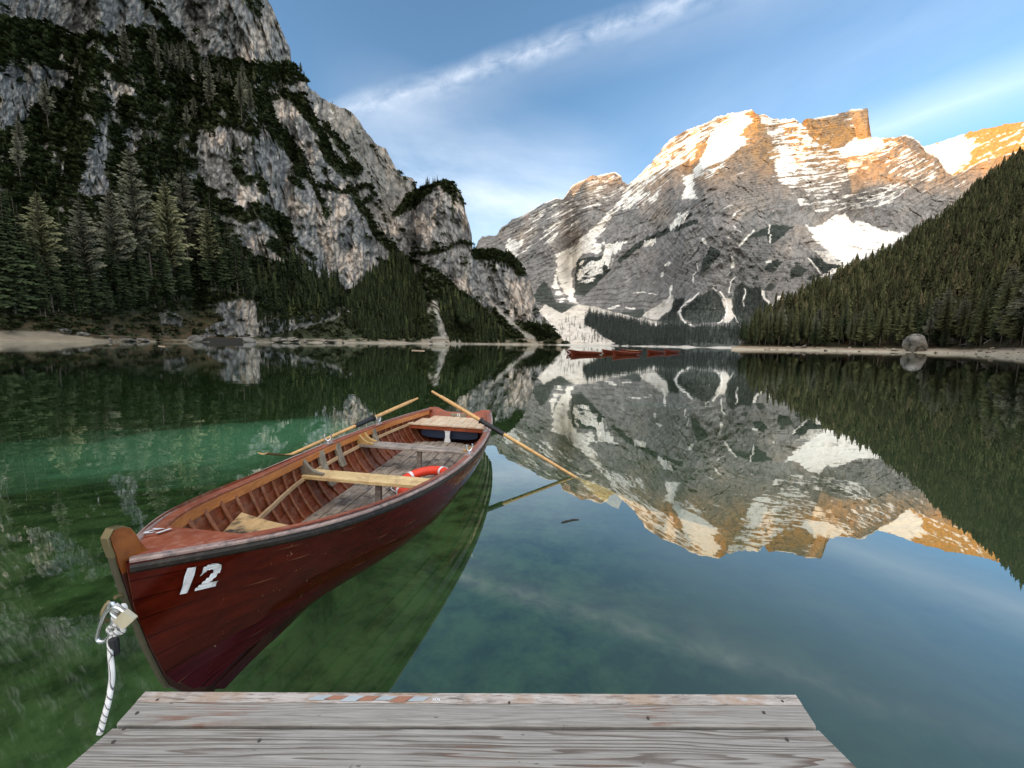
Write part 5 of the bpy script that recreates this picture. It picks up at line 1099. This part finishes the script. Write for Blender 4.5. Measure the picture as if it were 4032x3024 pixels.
for px, py, h_, w_ in ((3700, 1322, 170, 'leftmost'), (3722, 1328, 190, 'middle and tallest'), (3770, 1308, 150, 'rightmost')):
    p = lookup(RD, px, py); tree('t0', p, hpx(p, h_*1.05), w_+' of the three tall thin bare trunks right of the big boulder', 'tall bare trunks behind the boulder', 'larch', lean=.05)
# ---- left shore and cliffs
def lt(key, px, py, top, label, name='spruce', group=None, wide=1.0):
    p = lookup(LD, px, py); h = hpx(p, py-top)*1.04; tree(key, p+A([0, 0, -.4]), h, label, group, name, wide=wide*.9)
sp = 'dark spruce in the stand below the cliffs on the left shore'; sg = 'spruces on the left shore'; spl = {1020: 'short dark spruce at the right end of the left shore stand, against the pale rock', 110: 'dark spruce just left of the greyish yellow larch on the left shore', 235: 'dark spruce just right of the greyish yellow larch on the left shore', 640: 'dark spruce between the two yellow green larches on the left shore', 720: 'dark spruce just right of the pointed bright larch on the left shore', 875: 'dark spruce just right of the pale larch pair by the cliff', 955: 'dark spruce at the cliff foot, third from the right end of the stand', 980: 'dark spruce at the cliff foot, second from the right end of the stand', 780: 'tall dark spruce behind the left one of the pale larch pair', 330: 'low dark spruce left of the grey leafless larch'}
for px, py, top in ((-60, 1250, 700), (20, 1240, 770), (60, 1245, 740), (110, 1235, 830), (150, 1240, 900), (205, 1235, 870), (235, 1240, 980), (290, 1235, 900), (330, 1240, 1010), (360, 1232, 940), (400, 1225, 1000), (450, 1215, 900), (480, 1215, 960), (510, 1200, 920), (545, 1195, 850), (575, 1190, 930), (640, 1190, 880), (655, 1180, 960), (690, 1170, 850), (720, 1165, 930), (780, 1165, 800), (850, 1140, 790), (875, 1145, 870), (905, 1150, 880), (930, 1155, 900), (955, 1170, 960), (980, 1185, 1010), (1000, 1195, 1060), (1020, 1220, 1110), (560, 1215, 1020), (425, 1235, 1060), (-140, 1255, 640), (-220, 1260, 600), (175, 1262, 1060), (610, 1212, 1040), (90, 1215, 800), (890, 1165, 960), (270, 1200, 850), (5, 1200, 690)):
    lt('s%d' % rs.randint(5), px+rs.normal()*3, py, top, spl.get(px, sp), 'spruce', sg, 1.05)
uni = [('l0', 190, 1210, 785, 'greyish yellow larch with a broad feathery crown, leftmost of the pale trees', 1.15), ('b0', 350, 1200, 800, 'grey leafless larch between the leftmost pale larch and the yellow ones', 1.1), ('b1', 465, 1190, 775, 'brownish bare larch just left of the yellow green larches', 1.0), ('l1', 600, 1195, 765, 'yellow green larch with a long bare trunk reaching the shore', 1.1), ('l2', 680, 1180, 735, 'pointed bright yellow green larch, tallest of the stand', 1.05),
    ('l1', 765, 1130, 860, 'slender pale larch with drooping bare lower branches, left of the pair by the cliff', 1.05), ('l2', 830, 1130, 830, 'pale green larch, right of the pair standing by the cliff', .95), ('b0', 545, 1090, 610, 'thin grey larch on the scrubby slope above the yellow larches', .9), ('b1', 740, 1060, 690, 'grey spreading larch against the foot of the big pale cliff', 1.1), ('l0', 500, 1150, 830, 'dull yellow larch half hidden behind the bare brown one', .9)]
for key, px, py, top, lab, wd in uni: lt(key, px, py, top, lab, 'larch', None, wd)
ug = 'small larches scattered over the upper left slope'
for px, py, top in ((190, 520, 330), (310, 330, 230), (330, 350, 260), (500, 300, 120), (560, 385, 280), (612, 300, 120), (625, 325, 215), (660, 300, 175), (685, 305, 180), (710, 310, 175), (730, 312, 172), (745, 318, 190), (800, 330, 240), (830, 440, 250), (825, 445, 340), (870, 405, 265), (905, 385, 290), (950, 490, 300), (985, 470, 330), (960, 420, 260), (735, 470, 400), (737, 530, 420), (770, 500, 390), (715, 620, 545), (725, 620, 540), (585, 600, 520), (80, 720, 540), (85, 640, 480), (215, 430, 360), (340, 440, 360), (1052, 500, 430), (1000, 350, 280), (1100, 370, 300), (1130, 360, 300)):
    lt(('b%d' % rs.randint(2)) if rs.rand() < .8 else 'l1', px, py, top, 'small grey green larch on the scrubby upper left mountainside', 'larch', ug, .8)
for px, py, h_, w_ in ((1183, 292, 50, 'taller tiny bare tree on the upper left skyline step'), (1195, 300, 26, 'shorter tiny bare tree beside the taller one on the left skyline'), (1307, 405, 12, 'lone tiny tree lower down on the left skyline ridge')):
    p = lookup(LD, px, py); tree('b0', p, hpx(p, h_), w_, 'tiny trees on the skyline', 'larch')
ords = 'first second third fourth fifth sixth seventh eighth ninth tenth eleventh twelfth'.split()
for nn_, (px, h_) in enumerate(sorted(((1656, 22), (1668, 20), (1676, 34), (1684, 36), (1690, 30), (1705, 30), (1712, 28), (1720, 30), (1742, 18), (1650, 14), (1730, 12), (1698, 16)))):
    top = interp(px, L_ridge); p = lookup(LD, px, top+3); tree('s%d' % rs.randint(5), p+A([0, 0, -2]), hpx(p, h_)*1.3, ords[nn_]+' spruce from the left on top of the rock tower', 'spruces crowning the rock tower')
def scatter(D_, polys, n, hfun, seed, step_y=0, strokes=(), avoid=None):
    r_ = np.random.RandomState(seed); X, Y, P = D_['X'], D_['Y'], D_['P']; f = region(X[:-1, :-1], Y[:-1, :-1], polys, strokes, 3) > .5
    if avoid: f &= (region(X[:-1, :-1], Y[:-1, :-1], avoid[0], avoid[1], 2) < .3) & (region(X[:-1, :-1], Y[:-1, :-1]-9, avoid[0], avoid[1], 2) < .3)
    a = np.linalg.norm(P[1:, :-1]-P[:-1, :-1], axis=2)*np.abs(Y[:-1, 1:]-Y[:-1, :-1]); w_ = (a*f).ravel(); w_ /= w_.sum()
    pk = r_.choice(len(w_), n, p=w_); i, j = np.unravel_index(pk, a.shape); q = P[i, j]+(P[i+1, j]-P[i, j])*r_.rand(n, 1)+(P[i, j+1]-P[i, j])*r_.rand(n, 1); return q, hfun(q, r_)
# wood at the foot of the rock tower and along the left shore
def tall(a, b): return lambda q, r_: np.array([hpx(p, a+(b-a)*r_.rand()) for p in q])
q1, h1 = scatter(LD, [(c3_([(620, 1290), (720, 1180), (860, 1075), (960, 1120), (1010, 1230), (1060, 1330), (1100, 1560), (700, 1570), (560, 1470), (560, 1380)]), 1), (c3_([(1190, 1300), (1340, 1350), (1500, 1500), (1560, 1580), (1220, 1580), (1150, 1400)]), 1)], 2600, tall(26, 62), 7)
q2, h2 = scatter(LD, [(c3_([(1340, 1000), (1620, 1030), (1690, 1120), (1600, 1130), (1420, 1100)]), 1), (c3_([(880, 760), (1050, 650), (1060, 700), (940, 800)]), 1), (c3_([(1700, 1440), (1830, 1480), (1890, 1590), (1760, 1560)]), 1)], 420, tall(14, 26), 8)
q3, h3 = scatter(LD, [(c3_([(10, 1180), (130, 1150), (250, 1060), (340, 1140), (420, 1180), (520, 1220), (600, 1320), (560, 1400), (300, 1480), (100, 1540), (10, 1540)]), 1)], 430, tall(30, 75), 9)
q4, h4 = scatter(LD, [([(-200, 420), (400, 250), (560, 160), (1000, 300), (1080, 560), (900, 640), (760, 560), (740, 900), (560, 1200), (-200, 1200)], 1)], 420, tall(18, 46), 10)
Q = np.concatenate([q1, q2, q3, q4]); Hh = np.concatenate([h1, h2, h3, h4]); tt_ = (.4+.7*rs.rand(len(Q), 1))*A([[1, 1, .95]]); k_ = rs.rand(len(Q)) > .82; tt_[k_] *= [2.1, 1.9, 1.6]
mass('lakeside_forest', Q, Hh, M_spr, 'dark spruce wood at the foot of the left cliffs and rock tower', tt_, seed=13)
# dwarf pine scrub over the green slopes
tuf = []
def tuft(seed):
    r_ = np.random.RandomState(seed); V = []; Cc = []
    for i in range(16):
        a, e = r_.rand()*6.28, r_.rand()*1.3; d_ = A([math.cos(a)*math.cos(e), math.sin(a)*math.cos(e), math.sin(e)*.8]); c_ = d_*.45; s_ = A([-math.sin(a), math.cos(a), 0])*.28; u_ = d_*.55+A([0, 0, .1]); cl = .5+r_.rand()
        V += [tuple(c_-s_), tuple(c_+s_), tuple(c_+u_)]; Cc += [(cl,)*3]*3
    return A(V, np.float32), A(Cc, np.float32)
_sv = minis; minis = [tuft(300+i) for i in range(5)]
colv = LD['col'].mean(2); vm = (colv < .07) | ((LD['Y'] > 1215) & (LD['Y'] < 1325) & (colv < .14))
X, Y, P = LD['X'], LD['Y'], LD['P']; ar = np.linalg.norm(P[1:, :-1]-P[:-1, :-1], axis=2)*1.; m_ = vm[:-1, :-1] & ((Y[:-1, :-1] < 1225) | (rs.rand(*ar.shape) < .30)) & (Y[:-1, :-1] > -60) & (X[:-1, :-1] > -120); dd_ = np.linalg.norm(P[:-1, :-1]-CAM, axis=2)
pr_ = (m_*1.).ravel(); pr_ /= pr_.sum(); pk = rs.choice(len(pr_), 13000, p=pr_); i, j = np.unravel_index(pk, ar.shape); q = P[i, j]; hs_ = dd_[i, j]*(.0045+.006*rs.rand(len(pk)))
mass('dwarf_pine_scrub', q, hs_, M_spr, 'dark dwarf pine scrub on the ledges of the left mountain', (.9+1.1*rs.rand(len(q), 1))*A([[1.15, 1.1, 1.]]), seed=17, wide=1.25)
minis = _sv
# ---- far end of the lake
q1, h1 = scatter(MD, [(c4_([(500, 1410), (640, 1440), (900, 1490), (1180, 1500), (1500, 1500), (1500, 1597), (690, 1600), (560, 1520), (470, 1460)]), 1)], 3200, tall(20, 44), 21)
q2, h2 = scatter(MD, [(c7_([(850, 388), (930, 480), (980, 560), (985, 640), (930, 740), (650, 770), (520, 700), (500, 640), (540, 590), (650, 500), (750, 450)]), 1), (c7_([(1060, 500), (1080, 400), (1150, 320), (1230, 380), (1360, 370), (1400, 520), (1500, 600), (1500, 880), (1100, 850), (1060, 700)]), 1), (c7_([(400, 600), (440, 515), (540, 485), (500, 620), (480, 760), (240, 720), (330, 670)]), 1)], 2600, tall(8, 17), 22, avoid=(debris, snowS))
q3, h3 = scatter(MD, [(c4_([(230, 1500), (420, 1420), (560, 1520), (640, 1590), (300, 1590)]), 1)], 60, tall(14, 34), 23)
q4, h4 = scatter(MD, [(c4_([(160, 1290), (220, 1190), (270, 1250), (300, 1330), (420, 1345), (330, 1400), (240, 1340), (180, 1340)]), 1), (c4_([(430, 1100), (600, 1040), (640, 1130), (560, 1210), (480, 1290), (410, 1280)]), .6+.4)], 260, tall(7, 14), 24)
Q = np.concatenate([q1, q2, q3, q4]); Hh = np.concatenate([h1, h2, h3, h4]); mass('far_forest', Q, Hh, M_wood_far, 'dark spruce forest at the far end of the lake below the snowy mountain', (.6+.8*rs.rand(len(Q), 1))*A([[1, 1, 1]]), lo=True, seed=23)

# ================================================================ rocks, driftwood, far boats
M_rock = land_mat('boulder stone', bscale=2.2, bdist=.12, fine=.35)
def rock(name, pos, sx_, sy_, sz, seed, label, col=(.30, .30, .31), group=None, sub=4):
    bm = bmesh.new(); bmesh.ops.create_icosphere(bm, subdivisions=sub, radius=1); V = A([v.co[:] for v in bm.verts]); F = A([[v.index for v in f.verts] for f in bm.faces]); bm.free()
    r_ = np.random.RandomState(seed)
    for k in range(13):                       # facet the stone with a few cutting planes
        n = r_.normal(size=3); n /= np.linalg.norm(n); d_ = .55+.25*r_.rand(); e = V@n-d_; V = np.where((e > 0)[:, None], V-n*e[:, None]*.92, V)
    V = V*(1+.07*fbm(V[:, 0]*2+seed, V[:, 1]*2, V[:, 2]*2, 4)[:, None]); V = V*[sx_, sy_, sz]
    U = V/max(sx_, sz)*2.2+seed; cc = A(col)*(1+.7*fbm(U[:, 0], U[:, 1], U[:, 2], 5, .65)[:, None]); cc = mixc(cc, A(col)*.35, sstep(.55, .8, ridged(U[:, 0]*.7, U[:, 1]*.7, U[:, 2]*.7, 3))); o = mesh_obj(name, V, F, M_rock, cols=np.clip(cc, .01, .8)); o.location = tuple(map(float, pos)); o.rotation_euler = (0, 0, r_.rand()*3); tag(o, label, 'boulder' if max(sx_, sz) > .8 else 'rock', group); return o
def shore_pt(x, up=0.): 
    yb = interp(x, R_shore) if x > 2900 else interp(x, L_shore); D_ = RD if x > 2900 else LD
    return lookup(D_, x, yb-up)
p = lookup(RD, 3595, 1383); kk = hpx(p, 1.); rock('boulder', p+A([0, 0, kk*22]), kk*44, kk*34, kk*46, 8, 'big grey boulder standing at the water edge under the right hand forest', (.27, .27, .275), None, 5)
for i, (x, up, w_, h_, c, lab) in enumerate(((3745, 38, 34, 20, (.30, .30, .30), 'pale grey rock in the brown brush right of the big boulder'), (3800, 30, 36, 14, (.2, .2, .21), 'dark grey flat rock under the trees right of the big boulder'), (3905, 22, 16, 10, (.42, .38, .32), 'small tan rock beside the uprooted trunk on the right shore'), (3160, 10, 30, 6, (.13, .12, .10), 'dark low rock half in the water under the right forest'), (3345, 14, 12, 6, (.4, .37, .33), 'small pale rock on the strip of right beach'), (3520, 5, 24, 5, (.22, .21, .17), 'flat brown rock touching the left foot of the big boulder'),
        (3100, 12, 12, 5, (.45, .43, .40), 'tiny pale rock near the tip of the right shore'))):
    p = lookup(RD, x, interp(x, R_shore)-up); kk = hpx(p, 1.); rock('rock', p+A([0, 0, kk*h_*.3]), kk*w_*.6, kk*w_*.5, kk*h_*.7, 30+i, lab, c)
for i, (x, y, w_, h_, c, lab) in enumerate(((252, 1304, 46, 20, (.26, .27, .28), 'dark grey rough rock at the top edge of the left beach'), (318, 1316, 46, 16, (.34, .35, .36), 'smooth pale grey rock lying on the left beach'), (490, 1338, 66, 16, (.40, .39, .37), 'pale low slab at the waterline in the middle of the left shore'), (560, 1339, 50, 13, (.36, .35, .34), 'grey low slab beside the pale slab on the left shore'), (770, 1335, 80, 22, (.33, .33, .33), 'rounded grey slab left of the dark waterside wall'), (960, 1334, 62, 20, (.38, .39, .40), 'pale rounded slab at the right end of the waterside wall'), (1085, 1338, 64, 15, (.42, .42, .42), 'pale slab right of the waterside wall'), (1150, 1338, 60, 15, (.44, .43, .42), 'white ribbed slab on the shore under the path'), (1290, 1342, 50, 10, (.40, .39, .37), 'low pale rock under the dark wood on the left shore'))):
    p = lookup(LD, x, y+3); kk = hpx(p, 1.); rock('rock', p+A([0, 0, kk*1]), kk*w_*.7, kk*w_*.5, kk*h_*.8, 50+i, lab, tuple(.62*v_ for v_ in c))
r_ = np.random.RandomState(4)
for i in range(46):
    x = 2950+1120*r_.rand()**.9; up = 1+r_.rand()*(16 if x < 3700 else 26); p = lookup(RD, x, interp(x, R_shore)-up); kk = hpx(p, 1.); w_ = 3+9*r_.rand()**2; g_ = .14+.26*r_.rand()
    rock('rock', p, kk*w_, kk*w_*.8, kk*w_*(.4+.3*r_.rand()), 100+i, 'small stone scattered along the right hand beach', (g_*1.06, g_, g_*.9), 'stones along the right beach', 2)
for i in range(34):
    x = 330+1500*r_.rand(); up = 1+r_.rand()*9; p = lookup(LD, x, interp(x, L_shore)-up); kk = hpx(p, 1.); w_ = 4+10*r_.rand()**2; g_ = .12+.26*r_.rand()
    rock('rock', p, kk*w_, kk*w_*.8, kk*w_*(.3+.3*r_.rand()), 160+i, 'small stone at the foot of the cliffs on the left waterline', (g_*1.03, g_, g_*.96), 'stones along the left waterline', 2)
# dark retaining wall at the water
V, F = box(-1, 1, -.3, .3, 0, 1, .02); pa, pb = lookup(LD, 800, 1344), lookup(LD, 975, 1345); ln = np.linalg.norm(pb-pa); kk = hpx(pa, 1.)
Vw = V*[ln/2, 2.5, kk*20]; wl_ = mesh_obj('waterside_wall', Vw, F, M_rock, cols=np.full((len(Vw), 3), .06)); wl_.location = tuple((pa+pb)/2-A([0, 3., 1.2])); wl_.rotation_euler = (0, 0, math.atan2(pb[1]-pa[1], pb[0]-pa[0])); tag(wl_, 'dark stone wall along the water below the pale rock face on the left shore', 'wall')
# fence by the path under the larches
p = lookup(LD, 700, 1112); q = lookup(LD, 762, 1112); kk = hpx(p, 1.); fr_ = empty('wooden_fence', tuple(p)); tag(fr_, 'short grey wooden railing under the larches on the left shore', 'fence'); d_ = q-p
for h_ in (.45, .95): part('rail', tube([A([0, 0, kk*14*h_])-.02*d_, d_+A([0, 0, kk*14*h_])], kk*1.5, 6), M_gry, fr_)
for f_ in (0, .33, .66, 1): part('post', tube([d_*f_+A([0, 0, -1.]), d_*f_+A([0, 0, kk*15])], kk*1.4, 6), M_gry, fr_)
# dead tree and driftwood
M_dead = mwood('bleached deadwood', (.20, .17, .14), (.44, .40, .35), (6, 6, 6), .9, .1)
def deadwood(name, x, y, D_, pts, label, cat, sc_=1.):
    p = lookup(D_, x, y); kk = hpx(p, 1.)*sc_; vf = join([tube([A([a*kk, d_*kk, b_*kk]) for a, d_, b_ in br], [kk*r0*(1-.75*i/(len(br)-1)) for i in range(len(br))], 7) for r0, br in pts]); o = mesh_obj(name, vf[0], vf[1], M_dead); o.location = tuple(p); tag(o, label, cat); return o
deadwood('dead_tree', 3006, 1352, RD, [(2.6, [(0, 0, -4), (4, 0, 6), (-2, 0, 16), (-1, 1, 30), (2, 0, 52)]), (1.6, [(-2, 0, 14), (-9, 1, 22), (-13, 0, 30)]), (1.4, [(-1, 0, 20), (6, 1, 28), (8, 0, 38)]), (1.4, [(0, 0, 6), (6, 0, 3), (11, 0, -2)])], 'bleached dead tree with twisted branches at the tip of the right shore', 'dead tree')
deadwood('driftwood', 3150, 1372, RD, [(3., [(-22, 0, 3), (-6, 0, 5), (10, 0, 4), (22, 0, 11)]), (1.5, [(8, 0, 5), (16, 1, 14)]), (1.4, [(14, 0, 8), (24, 0, 16)])], 'dark drifted tree trunk lying on the right shore', 'driftwood')
deadwood('driftwood', 3893, 1355, RD, [(2.6, [(-22, 0, 0), (-8, 0, 10), (6, 0, 17), (16, 0, 26)]), (2., [(-8, 0, 9), (-16, 2, 16), (-26, 0, 18)]), (1.6, [(-14, 0, 5), (-4, 0, 2), (8, 0, 6)]), (1.5, [(2, 0, 15), (-4, 0, 24)])], 'uprooted trunk with roots lying on the right shore', 'driftwood')
deadwood('driftwood', 640, 1330, LD, [(2.2, [(-30, 0, 2), (-10, 0, 8), (12, 0, 4), (34, 0, 10)]), (1.8, [(-10, 0, 7), (-14, 0, 20), (-8, 1, 32)]), (1.6, [(8, 0, 4), (14, 0, 18), (26, 0, 24)]), (1.5, [(0, 0, 5), (6, 1, 14), (2, 0, 26)]), (1.5, [(16, 0, 5), (30, 0, 2), (42, 0, 6)])], 'tangle of dead roots on the left shore under the cliffs', 'driftwood')
deadwood('driftwood', 385, 1327, LD, [(2.2, [(-28, 0, 6), (0, 0, 4), (60, 0, 5), (120, 0, 3)]), (1.4, [(-10, 0, 4), (-2, 0, -6)])], 'long thin log lying along the left shore', 'driftwood')
deadwood('log', 700, 1160, LD, [(2.0, [(-2, 0, -2), (0, 0, 22)])], 'short broken stump on the left bank below the railing', 'stump')
# things afloat
ml = mwood('floating log wood', (.42, .30, .20), (.66, .50, .36), (6, 6, 6), .6, .3)
for (x0_, y0_, x1_, y1_), r_, lab, zz in (((1622, 1380, 1671, 1382), .08, 'pale floating log far out on the lake in front of the snow fan', .02), ((625, 1363, 648, 1365), .07, 'short pale floating log near the left shore', .02)):
    a, b_ = atz(x0_, y0_, 0), atz(x1_, y1_, 0); c_ = (a+b_)/2; o = part('floating_log', (lambda vf: (vf[0]-c_, vf[1]))(tube([a+A([0, 0, zz]), b_+A([0, 0, zz])], hpx(c_, 2.2), 8)), ml, None); o.location = tuple(c_); tag(o, lab, 'log')
a = [atz(x, y, .004) for x, y in ((2211, 2057), (2228, 2052), (2240, 2050), (2255, 2046), (2279, 2045))]; o = part('twig', tube(np.array(a)-a[0], [.004, .009, .006, .008, .003], 6), M_rub, None); o.location = tuple(a[0]); tag(o, 'small dark twig floating on the water right of the numbered boat', 'twig')
# ---- far row of moored boats
def lite_boat(kind):
    nt = 22; nu = 7; V = []; F = []; Cc = []; ts = np.linspace(0, 1, nt)
    for side in (1, -1):
        for inn in (0, 1):
            i0 = len(V)
            for u in np.linspace(0, 1, nu):
                p = T_hull(ts, np.full(nt, u), -.02*inn, side); V += list(p); Cc += [(.13, .020, .009) if not inn else (.22, .06, .025)]*nt
            for r in range(nu-1):
                for i in range(nt-1):
                    q = (i0+r*nt+i, i0+r*nt+i+1, i0+(r+1)*nt+i+1, i0+(r+1)*nt+i); F.append(q if (side == 1) != bool(inn) else q[::-1])
    p = T_hull(np.ones(nu), np.linspace(0, 1, nu), 0, 1); i0 = len(V); V += list(p)+[(-x, y, z) for x, y, z in p]; Cc += [(.12, .02, .01)]*(2*nu)
    for r in range(nu-1): F.append((i0+r, i0+r+1, i0+nu+r+1, i0+nu+r))
    return A(V), F, A(Cc)
lv, lf, lc = lite_boat(0); lm = mesh_obj('hull', lv, lf, mh, smooth=True, cols=lc, link=False)
ts = np.linspace(0, 1, 24); pieces = []
for side in (1, -1):
    pth = np.stack([side*b_sheer(ts), ts*BL, z_sheer(ts)], -1); out, up = frames(pth); pieces.append(sweep(pth, np.tile([0, 0, 1.], (24, 1)), out, rrect(-.04, .04, -.04, .004, .01)))
v, f = join(pieces); gm = mesh_obj('gunwale', v, f, M_cap, link=False)
v, f = join([box(-.62, .62, 1.94, 2.13, .34, .37), box(-.7, .7, 3.03, 3.23, .34, .37), box(-.55, .55, 4.3, 4.95, .345, .366)]); sm2 = mesh_obj('seats', v, f, M_yel, link=False)
v, f = plate(so_, .05); pm = mesh_obj('stem_post', v, f, M_stem, link=False)
oar_v = tube([(.3, 1.6, .62), (.25, 4.4, .52)], .025, 6); om = mesh_obj('oar', oar_v[0], oar_v[1], M_oar, link=False)
nvt, nft = text_mesh('7', .2, .01)
def far_boat(px, py, yaw_deg, label, oars=0):
    b0 = atz(px, py, 0); yaw = rad(yaw_deg); r = empty('rowing_boat'); place_boat(r, b0[0], b0[1], yaw, 0); tag(r, label, 'rowing boat')
    for nm, me in (('hull', lm), ('gunwale', gm), ('seats', sm2), ('stem_post', pm)):
        o = bpy.data.objects.new(nm, me); C.objects.link(o); o.parent = r
    for k in range(oars):
        o = bpy.data.objects.new('oar', om); C.objects.link(o); place_boat(o, b0[0]-.5*k, b0[1]+.1*k, yaw+.07*k, 0); tag(o, ['pale oar laid along the seats of the low dark boat in the far row', 'second pale oar crossing the first in the low dark far boat'][k], 'oar')
    return r
for a in ((2247, 1397, 78, 'bright reddish brown rowing boat nearest the left end of the far moored row'), (2230, 1393.5, 78, 'brown rowing boat mostly hidden behind the bright reddish one of the far row'),
          (2371, 1391.5, 74, 'rowing boat between the bright reddish and the dark middle boats of the row'), (2412, 1398.5, 66, 'dark rowing boat in front at the middle of the far row'),
          (2440, 1389, 76, 'low dark rowing boat with pale oars, behind the middle of the far row', 2), (2548, 1391.5, 59, 'dark red rowing boat, second from the right end of the far row'), (2616, 1389.5, 57, 'dark red rowing boat at the right end of the far row')): far_boat(*a)
rp_ = [at(x, y, 55) for x, y in ((2232, 1378), (2246, 1388), (2240, 1394), (2234, 1398))]; o = part('bow_rope', tube(np.array(rp_)-rp_[0], .03, 5), M_wht, None); o.location = tuple(rp_[0]); tag(o, 'pale bow rope hanging between the two leftmost boats of the far row', 'rope')
